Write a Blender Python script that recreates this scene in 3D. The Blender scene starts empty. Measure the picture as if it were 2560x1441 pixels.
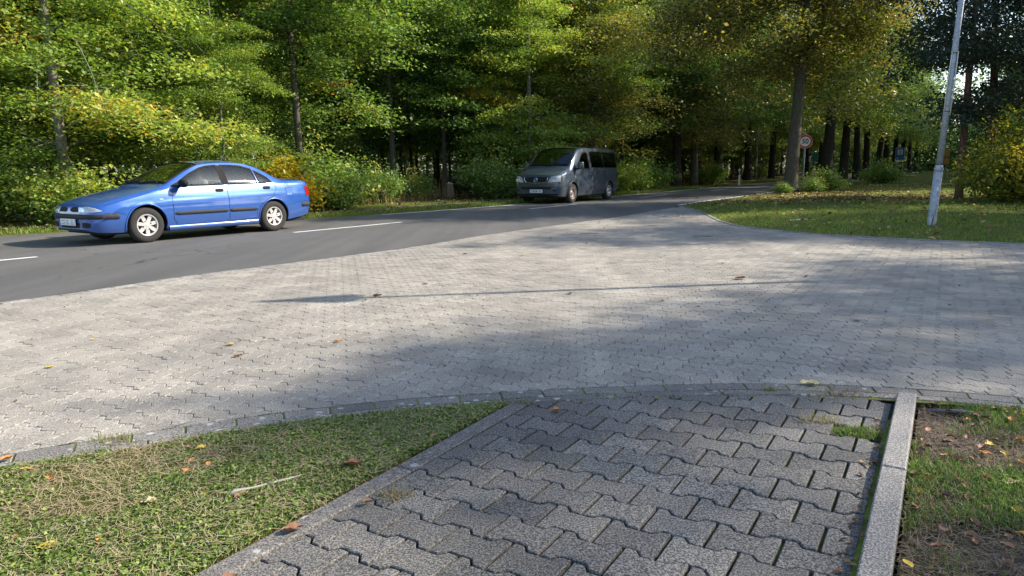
import bpy, bmesh, math, random
import numpy as np
from mathutils import Vector, Matrix, Euler
from math import radians as R, sin, cos, pi

SC = bpy.context.scene
COL = SC.collection
rng = np.random.default_rng(7)
random.seed(7)

# ---------------------------------------------------------------- camera
cam_d = bpy.data.cameras.new('camera')
cam = bpy.data.objects.new('camera', cam_d)
COL.objects.link(cam)
SC.camera = cam
cam_d.sensor_width = 36.0
cam_d.lens = 36.0 * 1760 / 2560
cam_d.clip_start = 0.05
cam_d.clip_end = 2000
CAM_H = 1.113
_p, _r = R(9.42), R(-0.84)
_f = Vector((0, cos(_p), -sin(_p)))
_x = Vector((1, 0, 0))
_u = _x.cross(_f)
_x2 = _x * cos(_r) + _u * sin(_r)
_u2 = -_x * sin(_r) + _u * cos(_r)
M4 = Matrix((_x2, _u2, -_f)).transposed().to_4x4()
M4.translation = Vector((0, 0, CAM_H))
cam.matrix_world = M4

# ---------------------------------------------------------------- sky, sun, exposure
SUN_EL, SUN_AZ = R(34.0), math.atan2(0.992, 0.128)      # azimuth measured from +Y towards +X
world = bpy.data.worlds.new('World')
SC.world = world
world.use_nodes = True
wn = world.node_tree
bg = wn.nodes['Background']
sky = wn.nodes.new('ShaderNodeTexSky')
sky.sky_type = 'NISHITA'
sky.sun_disc = False
sky.sun_elevation = SUN_EL
sky.sun_rotation = SUN_AZ
sky.dust_density = 1.2
wn.links.new(sky.outputs[0], bg.inputs['Color'])
bg.inputs['Strength'].default_value = 0.15
sd = bpy.data.lights.new('sun', 'SUN')
sd.energy = 4.6
sd.angle = R(0.5)
sd.color = (1.0, 0.90, 0.76)
sun = bpy.data.objects.new('sun', sd)
COL.objects.link(sun)
S_DIR = Vector((sin(SUN_AZ) * cos(SUN_EL), cos(SUN_AZ) * cos(SUN_EL), sin(SUN_EL)))
sun.rotation_euler = (-S_DIR).to_track_quat('-Z', 'Y').to_euler()
SC.view_settings.view_transform = 'Standard'
SC.view_settings.look = 'None'
SC.view_settings.exposure = 1.02
SC.view_settings.gamma = 1.0
SC.view_settings.use_curve_mapping = False
SC.render.engine = 'CYCLES'
SC.cycles.max_bounces = 6
SC.cycles.diffuse_bounces = 2
SC.cycles.glossy_bounces = 3
SC.cycles.transmission_bounces = 4
SC.cycles.transparent_max_bounces = 6

# ---------------------------------------------------------------- helpers
def T(o, label, cat, group=None, kind=None):
    o['label'] = label
    o['category'] = cat
    if group: o['group'] = group
    if kind: o['kind'] = kind
    return o
def S(o, kind='structure'):
    o['kind'] = kind
    return o
def empty(name, loc=(0, 0, 0), rz=0.0):
    o = bpy.data.objects.new(name, None)
    COL.objects.link(o)
    o.location = loc
    o.rotation_euler = (0, 0, rz)
    o.empty_display_size = 0.2
    return o
def link(name, me, mat=None, parent=None, loc=None, rot=None):
    o = bpy.data.objects.new(name, me)
    COL.objects.link(o)
    if mat is not None and not me.materials:
        me.materials.append(mat)
    if parent is not None: o.parent = parent
    if loc is not None: o.location = loc
    if rot is not None: o.rotation_euler = rot
    return o
def mesh(name, verts, faces, smooth=False, mat=None):
    me = bpy.data.meshes.new(name)
    me.from_pydata([tuple(map(float, v)) for v in verts], [], [tuple(map(int, f)) for f in faces])
    if smooth: me.polygons.foreach_set('use_smooth', [True] * len(me.polygons))
    if mat is not None: me.materials.append(mat)
    me.update()
    return me
def np_mesh(name, V, F, mat=None, attrs=None, smooth=False):
    """V (n,3), F (m,k) fixed k; fast"""
    me = bpy.data.meshes.new(name)
    V = np.asarray(V, np.float32); F = np.asarray(F, np.int32)
    m, k = F.shape
    me.vertices.add(len(V)); me.vertices.foreach_set('co', V.ravel())
    me.loops.add(m * k); me.loops.foreach_set('vertex_index', F.ravel())
    me.polygons.add(m)
    me.polygons.foreach_set('loop_start', np.arange(0, m * k, k, dtype=np.int32))
    me.polygons.foreach_set('loop_total', np.full(m, k, np.int32))
    if smooth: me.polygons.foreach_set('use_smooth', np.ones(m, bool))
    if attrs:
        for an, av in attrs.items():
            a = me.attributes.new(an, 'FLOAT', 'FACE')
            a.data.foreach_set('value', np.asarray(av, np.float32))
    if mat is not None: me.materials.append(mat)
    me.update(calc_edges=True)
    return me
def box_vf(x0, x1, y0, y1, z0, z1):
    v = [(x0, y0, z0), (x1, y0, z0), (x1, y1, z0), (x0, y1, z0), (x0, y0, z1), (x1, y0, z1), (x1, y1, z1), (x0, y1, z1)]
    f = [(0, 3, 2, 1), (4, 5, 6, 7), (0, 1, 5, 4), (1, 2, 6, 5), (2, 3, 7, 6), (3, 0, 4, 7)]
    return v, f
def box(name, x0, x1, y0, y1, z0, z1, mat, parent=None, bevel=0.0, loc=None, rot=None):
    v, f = box_vf(x0, x1, y0, y1, z0, z1)
    me = mesh(name, v, f, mat=mat)
    if bevel > 0:
        bm = bmesh.new(); bm.from_mesh(me)
        bmesh.ops.bevel(bm, geom=bm.edges[:], offset=bevel, segments=2, affect='EDGES', profile=0.6)
        bm.to_mesh(me); bm.free()
        me.polygons.foreach_set('use_smooth', [True] * len(me.polygons))
    return link(name, me, parent=parent, loc=loc, rot=rot)
def tube_vf(pts, rad, n=8, cap=True, base=0):
    """pts list of Vector, rad list or float -> verts, quads (as 4-tuples), caps as n-gons"""
    pts = [Vector(p) for p in pts]
    if not hasattr(rad, '__len__'): rad = [rad] * len(pts)
    V, F = [], []
    up = Vector((0, 0, 1))
    prev = None
    for i, p in enumerate(pts):
        d = (pts[min(i + 1, len(pts) - 1)] - pts[max(i - 1, 0)]).normalized()
        if prev is None:
            a = d.cross(up) if abs(d.z) < 0.9 else d.cross(Vector((0, 1, 0)))
        else:
            a = prev - d * prev.dot(d)
        a.normalize(); b = d.cross(a); prev = a
        for k in range(n):
            t = 2 * pi * k / n
            V.append(p + (a * cos(t) + b * sin(t)) * rad[i])
    for i in range(len(pts) - 1):
        for k in range(n):
            k2 = (k + 1) % n
            F.append((base + i * n + k, base + i * n + k2, base + (i + 1) * n + k2, base + (i + 1) * n + k))
    if cap:
        F.append(tuple(base + k for k in range(n))[::-1])
        F.append(tuple(base + (len(pts) - 1) * n + k for k in range(n)))
    return V, F
class MB:
    def __init__(s): s.V = []; s.F = []
    def add(s, V, F):
        b = len(s.V); s.V += [tuple(v) for v in V]; s.F += [tuple(i + b for i in f) for f in F]; return s
    def tube(s, pts, rad, n=8, cap=True): return s.add(*tube_vf(pts, rad, n, cap))
    def box(s, *a): return s.add(*box_vf(*a))
    def build(s, name, mat, parent=None, smooth=False, loc=None, rot=None):
        return link(name, mesh(name, s.V, s.F, smooth, mat), parent=parent, loc=loc, rot=rot)
def lathe(profile, n=32, axis='y'):
    """profile list of (r, a) revolved round axis"""
    V, F = [], []
    m = len(profile)
    for k in range(n):
        t = 2 * pi * k / n
        for r, a in profile:
            if axis == 'y': V.append((r * cos(t), a, r * sin(t)))
            else: V.append((r * cos(t), r * sin(t), a))
    for k in range(n):
        k2 = (k + 1) % n
        for j in range(m - 1):
            F.append((k * m + j, k * m + j + 1, k2 * m + j + 1, k2 * m + j))
    return V, F

# ---------------------------------------------------------------- node materials
def new_mat(name):
    m = bpy.data.materials.new(name); m.use_nodes = True
    nt = m.node_tree; b = nt.nodes['Principled BSDF']
    return m, nt, b
def nd(nt, typ, **kw):
    n = nt.nodes.new(typ)
    for k, v in kw.items():
        if hasattr(n, k): setattr(n, k, v)
        else: n.inputs[k].default_value = v
    return n
def simple(name, col, rough=0.5, metal=0.0, spec=0.5, **kw):
    m, nt, b = new_mat(name)
    b.inputs['Base Color'].default_value = (*col, 1)
    b.inputs['Roughness'].default_value = rough
    b.inputs['Metallic'].default_value = metal
    b.inputs['Specular IOR Level'].default_value = spec
    for k, v in kw.items(): b.inputs[k].default_value = v
    return m
def ramp(nt, stops, fac=None, interp='LINEAR'):
    r = nt.nodes.new('ShaderNodeValToRGB')
    r.color_ramp.interpolation = interp
    e = r.color_ramp.elements
    e[0].position, e[0].color = stops[0][0], (*stops[0][1], 1)
    e[1].position, e[1].color = stops[-1][0], (*stops[-1][1], 1)
    for p, c in stops[1:-1]:
        x = e.new(p); x.color = (*c, 1)
    if fac is not None: nt.links.new(fac, r.inputs[0])
    return r
def noise(nt, scale, vec=None, detail=4, rough=0.6, dim='3D'):
    n = nt.nodes.new('ShaderNodeTexNoise'); n.noise_dimensions = dim
    n.inputs['Scale'].default_value = scale; n.inputs['Detail'].default_value = detail
    n.inputs['Roughness'].default_value = rough
    if vec is not None: nt.links.new(vec, n.inputs['Vector'])
    return n
def mix(nt, fac, a, b, mode='MIX'):
    m = nt.nodes.new('ShaderNodeMix'); m.data_type = 'RGBA'; m.blend_type = mode
    for i, v in ((0, fac), (6, a), (7, b)):
        if isinstance(v, (int, float)): m.inputs[i].default_value = v
        elif isinstance(v, tuple): m.inputs[i].default_value = (*v, 1)
        else: nt.links.new(v, m.inputs[i])
    return m.outputs[2]
def math_n(nt, op, a, b=None):
    m = nt.nodes.new('ShaderNodeMath'); m.operation = op
    for i, v in ((0, a), (1, b)):
        if v is None: continue
        if isinstance(v, (int, float)): m.inputs[i].default_value = v
        else: nt.links.new(v, m.inputs[i])
    return m.outputs[0]
def maprange(nt, v, a, b, c=0.0, d=1.0):
    m = nt.nodes.new('ShaderNodeMapRange')
    nt.links.new(v, m.inputs[0])
    for i, x in enumerate((a, b, c, d)): m.inputs[i + 1].default_value = x
    return m.outputs[0]
def bump(nt, b, height, strength=0.3, dist=0.01):
    n = nt.nodes.new('ShaderNodeBump')
    n.inputs['Strength'].default_value = strength; n.inputs['Distance'].default_value = dist
    nt.links.new(height, n.inputs['Height']); nt.links.new(n.outputs[0], b.inputs['Normal'])
    return n

def stone_mat(name, dark, light, attr, speck=0.5, lichen=0.0):
    """exposed aggregate concrete; attr True reads the face attribute 'tone', else per object random"""
    m, nt, b = new_mat(name)
    L = nt.links
    pos = nt.nodes.new('ShaderNodeNewGeometry').outputs['Position']
    if attr:
        a = nt.nodes.new('ShaderNodeAttribute'); a.attribute_name = 'tone'; rnd = a.outputs['Fac']
    else:
        rnd = nt.nodes.new('ShaderNodeObjectInfo').outputs['Random']
    base = mix(nt, rnd, dark, light)
    n1 = noise(nt, 2.2, pos, 4); base = mix(nt, 0.55, base, ramp(nt, [(0.3, (0.62, 0.62, 0.64)), (0.7, (1.3, 1.27, 1.22))], n1.outputs[0]).outputs[0], 'MULTIPLY')
    n2 = noise(nt, 140, pos, 4, 0.9)
    sp = ramp(nt, [(0.43, (0.25, 0.25, 0.26)), (0.5, (0.85, 0.85, 0.85)), (0.57, (2.3, 2.28, 2.2))], n2.outputs[0])
    base = mix(nt, speck, base, sp.outputs[0], 'MULTIPLY')
    # broad stains and tyre-polished lanes
    mp = nt.nodes.new('ShaderNodeMapping'); L.new(pos, mp.inputs['Vector']); mp.inputs['Rotation'].default_value = (0, 0, R(-58)); mp.inputs['Scale'].default_value = (1, .12, 1)
    n6 = noise(nt, 1.1, mp.outputs[0], 3)
    base = mix(nt, 0.5, base, ramp(nt, [(0.35, (0.72, 0.72, 0.73)), (0.65, (1.22, 1.21, 1.19))], n6.outputs[0]).outputs[0], 'MULTIPLY')
    vs = nt.nodes.new('ShaderNodeTexVoronoi'); vs.inputs['Scale'].default_value = 1.1; L.new(pos, vs.inputs['Vector'])
    n7 = noise(nt, 7, pos, 4); ds = math_n(nt, 'ADD', vs.outputs['Distance'], math_n(nt, 'MULTIPLY', n7.outputs[0], .12))
    base = mix(nt, maprange(nt, ds, .16, .10, 0, .5), base, (dark[0] * .35, dark[1] * .34, dark[2] * .33))
    n4 = noise(nt, 18, pos, 5, 0.7)
    base = mix(nt, maprange(nt, n4.outputs[0], 0.56, 0.75, 0, 0.45), base, (dark[0] * .45, dark[1] * .45, dark[2] * .45))
    if lichen > 0:
        v = nt.nodes.new('ShaderNodeTexVoronoi'); v.inputs['Scale'].default_value = 13; L.new(pos, v.inputs['Vector'])
        dn = noise(nt, 40, pos, 3)
        d = math_n(nt, 'ADD', v.outputs['Distance'], math_n(nt, 'MULTIPLY', dn.outputs[0], 0.35))
        big = noise(nt, 1.1, pos, 2)
        msk = math_n(nt, 'MULTIPLY', maprange(nt, d, 0.40, 0.34, 0, 1), maprange(nt, big.outputs[0], 0.38, 0.5, 0, lichen))
        base = mix(nt, msk, base, (0.42, 0.42, 0.40))
    L.new(base, b.inputs['Base Color'])
    b.inputs['Roughness'].default_value = 0.85
    b.inputs['Specular IOR Level'].default_value = 0.35
    bump(nt, b, n2.outputs[0], 0.5, 0.004)
    return m

def shrink(poly, g):
    """inset a CCW polygon by g (per vertex, average normal)"""
    P = np.array(poly); prv, nxt = np.roll(P, 1, 0), np.roll(P, -1, 0)
    e1, e2 = P - prv, nxt - P
    e1 /= np.maximum(np.hypot(e1[:, 0], e1[:, 1]), 1e-6)[:, None]; e2 /= np.maximum(np.hypot(e2[:, 0], e2[:, 1]), 1e-6)[:, None]
    n = np.stack([-(e1[:, 1] + e2[:, 1]), e1[:, 0] + e2[:, 0]], 1)
    l = np.maximum(np.hypot(n[:, 0], n[:, 1]), 0.6)
    n = n / l[:, None]
    c = np.clip((n * np.stack([-e1[:, 1], e1[:, 0]], 1)).sum(1), 0.55, 1)
    return P + n * (g / c)[:, None]
# ---------------------------------------------------------------- materials of the ground
def joint_mat(name, moss_lo, moss_hi, soil=(0.014, 0.012, 0.010), ma=(0.03, 0.05, 0.006), mb_=(0.13, 0.17, 0.02)):
    m, nt, b = new_mat(name)
    pos = nt.nodes.new('ShaderNodeNewGeometry').outputs['Position']
    n1 = noise(nt, 1.6, pos, 4); n2 = noise(nt, 160, pos, 3)
    c = mix(nt, n2.outputs[0], soil, (soil[0] * 3, soil[1] * 2.8, soil[2] * 2.4))
    moss = mix(nt, n2.outputs[0], ma, mb_)
    n3 = noise(nt, 9, pos, 3)
    f = maprange(nt, math_n(nt, 'ADD', n1.outputs[0], math_n(nt, 'MULTIPLY', n3.outputs[0], 0.5)), moss_lo, moss_hi)
    nt.links.new(mix(nt, f, c, moss), b.inputs['Base Color'])
    b.inputs['Roughness'].default_value = 1.0
    bump(nt, b, n2.outputs[0], 0.8, 0.01)
    return m
M_JOINT_DARK = joint_mat('joint_soil', 0.80, 0.95)
M_JOINT_MOSS = joint_mat('joint_moss', 0.70, 0.88, soil=(0.010, 0.009, 0.008))
M_JOINT_GREEN = joint_mat('joint_green_moss', 0.55, 0.80, ma=(0.06, 0.09, 0.008), mb_=(0.26, 0.32, 0.03))
M_UNI = stone_mat('road_paver_concrete', (0.24, 0.226, 0.20), (0.30, 0.283, 0.252), True, 0.38)
M_UNI_OBJ = stone_mat('road_paver_concrete_near', (0.24, 0.226, 0.202), (0.30, 0.283, 0.254), False, 0.55, 0.5)
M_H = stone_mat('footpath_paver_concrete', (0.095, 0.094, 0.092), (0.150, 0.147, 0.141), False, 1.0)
M_KERB = stone_mat('kerb_concrete', (0.21, 0.205, 0.20), (0.27, 0.262, 0.25), False, 0.8)
M_KERB_D = stone_mat('kerb_concrete_worn', (0.135, 0.13, 0.125), (0.20, 0.195, 0.185), False, 0.8, 0.9)

def asphalt():
    m, nt, b = new_mat('asphalt')
    pos = nt.nodes.new('ShaderNodeNewGeometry').outputs['Position']
    n1 = noise(nt, 130, pos, 3, 0.7); n2 = noise(nt, 0.5, pos, 4)
    # wear in the running direction of the road
    rot = nt.nodes.new('ShaderNodeMapping'); nt.links.new(pos, rot.inputs['Vector'])
    rot.inputs['Rotation'].default_value = (0, 0, R(33)); rot.inputs['Scale'].default_value = (1, 0.06, 1)
    n3 = noise(nt, 1.3, rot.outputs[0], 3)
    c = mix(nt, n1.outputs[0], (0.032, 0.033, 0.035), (0.165, 0.162, 0.158))
    c = mix(nt, 0.6, c, ramp(nt, [(0.35, (0.7, 0.7, 0.72)), (0.65, (1.3, 1.28, 1.25))], n3.outputs[0]).outputs[0], 'MULTIPLY')
    c = mix(nt, 0.5, c, ramp(nt, [(0.3, (0.8, 0.8, 0.8)), (0.7, (1.2, 1.2, 1.2))], n2.outputs[0]).outputs[0], 'MULTIPLY')
    n5 = noise(nt, 40, pos, 4, .8)
    c = mix(nt, 0.5, c, ramp(nt, [(0.35, (0.6, 0.6, 0.6)), (0.65, (1.45, 1.45, 1.42))], n5.outputs[0]).outputs[0], 'MULTIPLY')
    # hairline cracks and tar seams
    v = nt.nodes.new('ShaderNodeTexVoronoi'); v.feature = 'DISTANCE_TO_EDGE'; v.inputs['Scale'].default_value = .35
    wp = noise(nt, 1.5, pos, 4); av = nt.nodes.new('ShaderNodeVectorMath'); av.operation = 'ADD'; nt.links.new(pos, av.inputs[0]); nt.links.new(wp.outputs['Color'], av.inputs[1]); nt.links.new(av.outputs[0], v.inputs['Vector'])
    gate = noise(nt, .25, pos, 2)
    cr = math_n(nt, 'MULTIPLY', maprange(nt, v.outputs['Distance'], 0.006, 0.002), maprange(nt, gate.outputs[0], .5, .56))
    c = mix(nt, math_n(nt, 'MULTIPLY', cr, .8), c, (0.012, 0.012, 0.012))
    nt.links.new(c, b.inputs['Base Color']); b.inputs['Roughness'].default_value = 0.8
    b.inputs['Specular IOR Level'].default_value = 0.4
    bump(nt, b, n1.outputs[0], 0.6, 0.008)
    return m
M_ASPH = asphalt()
def paint():
    m, nt, b = new_mat('road_paint')
    pos = nt.nodes.new('ShaderNodeNewGeometry').outputs['Position']
    n1 = noise(nt, 30, pos, 5, 0.7)
    nt.links.new(ramp(nt, [(0.35, (0.35, 0.35, 0.35)), (0.5, (0.75, 0.75, 0.74))], n1.outputs[0]).outputs[0], b.inputs['Base Color'])
    b.inputs['Roughness'].default_value = 0.7
    return m
M_PAINT = paint()
def lawn_ground(name, soil, green, dry, lo=0.4, hi=0.6):
    m, nt, b = new_mat(name)
    pos = nt.nodes.new('ShaderNodeNewGeometry').outputs['Position']
    n1 = noise(nt, 1.3, pos, 5, 0.65); n2 = noise(nt, 45, pos, 4, 0.7); n3 = noise(nt, 5, pos, 4)
    c = mix(nt, maprange(nt, n1.outputs[0], lo, hi), soil, green)
    c = mix(nt, maprange(nt, n3.outputs[0], 0.5, 0.68), c, dry)
    c = mix(nt, 0.8, c, ramp(nt, [(0.3, (0.45, 0.45, 0.45)), (0.7, (1.6, 1.6, 1.6))], n2.outputs[0]).outputs[0], 'MULTIPLY')
    nt.links.new(c, b.inputs['Base Color']); b.inputs['Roughness'].default_value = 1.0
    b.inputs['Specular IOR Level'].default_value = 0.1
    bump(nt, b, n2.outputs[0], 1.0, 0.03)
    return m
M_LAWN_NEAR = lawn_ground('lawn_soil_near', (0.13, 0.105, 0.055), (0.10, 0.125, 0.03), (0.22, 0.18, 0.09))
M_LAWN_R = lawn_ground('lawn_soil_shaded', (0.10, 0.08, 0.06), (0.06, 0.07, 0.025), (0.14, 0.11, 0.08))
M_LAWN_FAR = lawn_ground('lawn_soil_far', (0.16, 0.14, 0.055), (0.10, 0.14, 0.022), (0.18, 0.16, 0.05), 0.36, 0.52)
M_FOREST = lawn_ground('forest_soil', (0.07, 0.048, 0.028), (0.045, 0.05, 0.015), (0.11, 0.075, 0.04), 0.45, 0.7)
M_PATH = lawn_ground('sand_path', (0.22, 0.18, 0.13), (0.19, 0.16, 0.11), (0.24, 0.20, 0.15))

# ---------------------------------------------------------------- plan of the place (metres)
NEAR = [(-16.0, -9.6), (-11.0, -2.4), (-7.6, 2.2), (-4.66, 6.31), (-3.52, 8.09), (-1.66, 10.44), (-0.55, 12.37), (1.02, 14.69), (2.76, 17.22),
        (5.09, 21.3), (6.45, 23.6), (8.64, 26.9), (11.6, 31.4), (16.6, 39.1), (27.5, 55.9), (60, 106), (122, 201)]
FAR = [(-24.0, -3.0), (-17.2, 5.4), (-12.6, 11.0), (-9.38, 14.53), (-7.3, 16.0), (-4.96, 17.9), (-2.59, 20.5), (0.31, 24.3), (2.64, 27.5), (4.78, 30.9), (6.4, 33.4),
       (8.74, 36.95), (12.8, 43.2), (17.76, 50.85), (22.6, 58.4), (54.7, 108), (116, 202)]
KERB = [(5.09, 21.3), (5.12, 20.12), (4.93, 18.02), (4.52, 15.2), (4.45, 13.7), (4.62, 12.85), (4.97, 12.1), (5.45, 11.38), (6.18, 10.61), (7.22, 9.87), (9.2, 8.7), (14.0, 6.2)]
BAND_TOP = [(-9.0, -2.1), (-6.0, 0.15), (-4.0, 1.55), (-3.0, 2.2), (-2.1, 2.73), (-1.58, 2.99), (-1.11, 3.20), (-0.56, 3.37), (-0.05, 3.46), (0.40, 3.52), (0.9, 3.55), (1.4, 3.535), (1.9, 3.45), (2.45, 3.26), (3.4, 2.8), (5.0, 2.0), (9.0, 0.0)]
def smooth_poly(P, step=0.12):
    P = np.array(P, float)
    d = np.r_[0, np.cumsum(np.hypot(*np.diff(P, axis=0).T))]
    n = max(2, int(d[-1] / step))
    # Catmull-Rom through the points
    out = []
    for i in range(len(P) - 1):
        p0, p1, p2, p3 = P[max(i - 1, 0)], P[i], P[i + 1], P[min(i + 2, len(P) - 1)]
        k = max(1, int(np.hypot(*(p2 - p1)) / step))
        k = min(k, 40)
        for j in range(k):
            t = j / k
            out.append(0.5 * ((2 * p1) + (-p0 + p2) * t + (2 * p0 - 5 * p1 + 4 * p2 - p3) * t * t + (-p0 + 3 * p1 - 3 * p2 + p3) * t ** 3))
    out.append(P[-1])
    return np.array(out)
NEAR_S, FAR_S = smooth_poly(NEAR, 0.5), smooth_poly(FAR, 0.5)
KERB_S, BAND_S = smooth_poly(KERB, 0.25), smooth_poly(BAND_TOP, 0.1)
def offset_line(P, d):
    """shift a polyline to its right (when walked along) by d"""
    t = np.gradient(P, axis=0); t /= np.hypot(t[:, 0], t[:, 1])[:, None]
    return P + np.stack([t[:, 1], -t[:, 0]], 1) * d
def poly_sheet(name, pts, z, mat, parent=None):
    me = mesh(name, [(p[0], p[1], z) for p in pts], [tuple(range(len(pts)))])
    bm = bmesh.new(); bm.from_mesh(me)
    bmesh.ops.triangulate(bm, faces=bm.faces[:]); 
    for f in bm.faces:
        if f.normal.z < 0: f.normal_flip()
    bm.to_mesh(me); bm.free()
    return link(name, me, mat, parent)
def strip(name, A, B, za, zb, mat, parent=None):
    n = len(A)
    V = [(a[0], a[1], za) for a in A] + [(b[0], b[1], zb) for b in B]
    F = [(i, i + 1, n + i + 1, n + i) for i in range(n - 1)]
    return link(name, mesh(name, V, F, mat=mat), parent=parent)
def resample(P, n):
    d = np.r_[0, np.cumsum(np.hypot(*np.diff(P, axis=0).T))]
    s = np.linspace(0, d[-1], n)
    return np.stack([np.interp(s, d, P[:, 0]), np.interp(s, d, P[:, 1])], 1)

# base ground out to the horizon
S(link('ground', mesh('ground', [(-900, -300, -.09), (900, -300, -.09), (900, 1200, -.09), (-900, 1200, -.09)], [(0, 1, 2, 3)], mat=M_FOREST)))
# the road
nr, fr = resample(NEAR_S, 260), resample(FAR_S, 260)
road = S(strip('road', nr, fr, 0.0, 0.0, M_ASPH))
for p in road.data.polygons: pass
DASH = [((-9.35, 6.15), (-7.0, 9.62)), ((-6.85, 9.85), (-6.8, 9.93))]
def ribbon_quad(mb, a, b, w, z):
    a, b = Vector((*a, z)), Vector((*b, z)); d = (b - a).normalized(); n = Vector((-d.y, d.x, 0)) * w / 2
    mb.add([a - n, b - n, b + n, a + n], [(0, 1, 2, 3)])
CEN = smooth_poly([(-11.0, 3.6), (-8.9, 6.72), (-6.79, 10.0), (-4.21, 13.65), (-2.52, 16.1), (0.53, 20.97), (2.15, 23.5), (5.19, 28.4), (6.85, 31.0), (9.99, 35.6), (11.65, 38.2), (20, 50.8), (50, 97), (110, 190)], 0.1)
cd = np.r_[0, np.cumsum(np.hypot(*np.diff(CEN, axis=0).T))]
def cat_s(s): return (np.interp(s, cd, CEN[:, 0]), np.interp(s, cd, CEN[:, 1]))
s1 = cd[np.argmin(np.hypot(CEN[:, 0] + 4.21, CEN[:, 1] - 13.65))]
mb = MB()
for a_, b_ in (((-8.62, 7.42), (-7.7, 8.72)), ((-7.7, 8.72), (-6.79, 10.03))): ribbon_quad(mb, a_, b_, 0.12, 0.004)
mb.build('lane_dash', M_PAINT, road)
k = 0
while True:
    a = s1 + k * 8.75
    if a > cd[-1] - 4: break
    if a >= 0:
        mb = MB(); pts = [cat_s(a + t) for t in np.linspace(0, 3.0, 5)]
        for i in range(4): ribbon_quad(mb, pts[i], pts[i + 1], 0.12, 0.004)
        mb.build('lane_dash', M_PAINT, road)
    k += 1
def line_part(P, off, w, z, i0, i1, name):
    A, B = offset_line(P, off)[i0:i1], offset_line(P, off + w)[i0:i1]
    return strip(name, A, B, z, z, M_PAINT, road)
i_f = int(np.argmin(np.hypot(FAR_S[:, 0] + 3.5, FAR_S[:, 1] - 19.3)))
line_part(FAR_S, 0.12, 0.13, 0.004, i_f, len(FAR_S), 'edge_line')
i_n = int(np.argmin(np.hypot(NEAR_S[:, 0] - 5.3, NEAR_S[:, 1] - 21.7)))
line_part(NEAR_S, -0.28, 0.13, 0.004, i_n, len(NEAR_S), 'edge_line')

# ---------------------------------------------------------------- clipping helpers
def clip_half(poly, p, n):
    """keep side (x-p).n >= 0"""
    out = []
    for i in range(len(poly)):
        a, b = poly[i], poly[(i + 1) % len(poly)]
        da, db = (a[0] - p[0]) * n[0] + (a[1] - p[1]) * n[1], (b[0] - p[0]) * n[0] + (b[1] - p[1]) * n[1]
        if da >= 0: out.append(a)
        if (da >= 0) != (db >= 0):
            t = da / (da - db); out.append((a[0] + (b[0] - a[0]) * t, a[1] + (b[1] - a[1]) * t))
    return out
def sgn_dist(c, P, side):
    """distance of point c from polyline P, positive on chosen side(+1 = left of walking direction); returns d, foot, normal"""
    A, B = P[:-1], P[1:]
    d = B - A; L2 = (d ** 2).sum(1)
    t = np.clip(((c - A) * d).sum(1) / L2, 0, 1)
    q = A + d * t[:, None]; r = c - q; dd = np.hypot(r[:, 0], r[:, 1])
    i = int(np.argmin(dd)); n = np.array([-d[i, 1], d[i, 0]]) / math.sqrt(L2[i]) * side
    s = dd[i] if (r[i] @ n) >= 0 else -dd[i]
    return s, q[i], n
def clip_by(poly, lines, gap=0.004):
    c = np.mean(poly, axis=0)
    for P, side, g in lines:
        s, q, n = sgn_dist(c, P, side)
        if s < -0.2: return None
        if s < 0.2:
            poly = clip_half(poly, q + n * g, n)
            if len(poly) < 3: return None
    a = 0.0
    for i in range(len(poly)):
        x1, y1 = poly[i]; x2, y2 = poly[(i + 1) % len(poly)]; a += x1 * y2 - x2 * y1
    if abs(a) / 2 < 0.0012: return None
    return poly if a > 0 else poly[::-1]
def stone_vf(poly, z, tilt=(0, 0), ch=0.003, depth=0.02, gap=0.002):
    c = np.mean(poly, axis=0)
    o = shrink(poly, gap); i_ = shrink(poly, gap + ch)
    n = len(poly)
    zz = lambda p, dz: z + dz + (p[0] - c[0]) * tilt[0] + (p[1] - c[1]) * tilt[1]
    V = [(p[0], p[1], zz(p, 0)) for p in i_] + [(p[0], p[1], zz(p, -ch)) for p in o]
    F = [tuple(range(n))] + [(n + i, n + (i + 1) % n, (i + 1) % n, i) for i in range(n)]
    if depth > 0:
        V += [(p[0], p[1], z - depth) for p in o]
        F += [(2 * n + i, 2 * n + (i + 1) % n, n + (i + 1) % n, n + i) for i in range(n)]
    return V, F

# ---------------------------------------------------------------- entrance paved with zigzag stones in herringbone
i0 = int(np.argmin(np.hypot(NEAR_S[:, 0] + 11.0, NEAR_S[:, 1] + 2.4))); i1 = int(np.argmin(np.hypot(NEAR_S[:, 0] - 5.09, NEAR_S[:, 1] - 21.3)))
area = list(BAND_S[::2]) + [np.array([14.0, 0.0]), np.array([14.0, 6.2])] + list(KERB_S[::-1]) + list(NEAR_S[i0:i1][::-1])
paving = S(poly_sheet('entrance_paving', area, -0.010, M_JOINT_DARK))
U = 0.1125
YU = R(31.4)
ud, un = np.array([sin(YU), cos(YU)]), np.array([cos(YU), -sin(YU)])     # along the path, to its right
O_U = np.array([2.30, 3.49])
AMP = 0.13
def edge_pts(a, b):
    """unit grid edge from a to b (lattice points) -> 2 inner zigzag points; same curve whichever way it is walked"""
    rev = (b[0] < a[0]) or (b[1] < a[1])
    if rev: a, b = b, a
    a, b = np.array(a, float), np.array(b, float); d = b - a; n = np.array([-d[1], d[0]])
    p = [a + d * .34 + n * AMP, a + d * .66 - n * AMP]
    return p[::-1] if rev else p
def zz_stone(i, j, horiz):
    w, h = (2, 1) if horiz else (1, 2)
    path = [(i + k, j) for k in range(w)] + [(i + w, j + k) for k in range(h)] + [(i + w - k, j + h) for k in range(w)] + [(i, j + h - k) for k in range(h)]
    out = []
    for k in range(len(path)):
        a, b = path[k], path[(k + 1) % len(path)]
        out.append(a); out += edge_pts(a, b)
    return out
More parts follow.
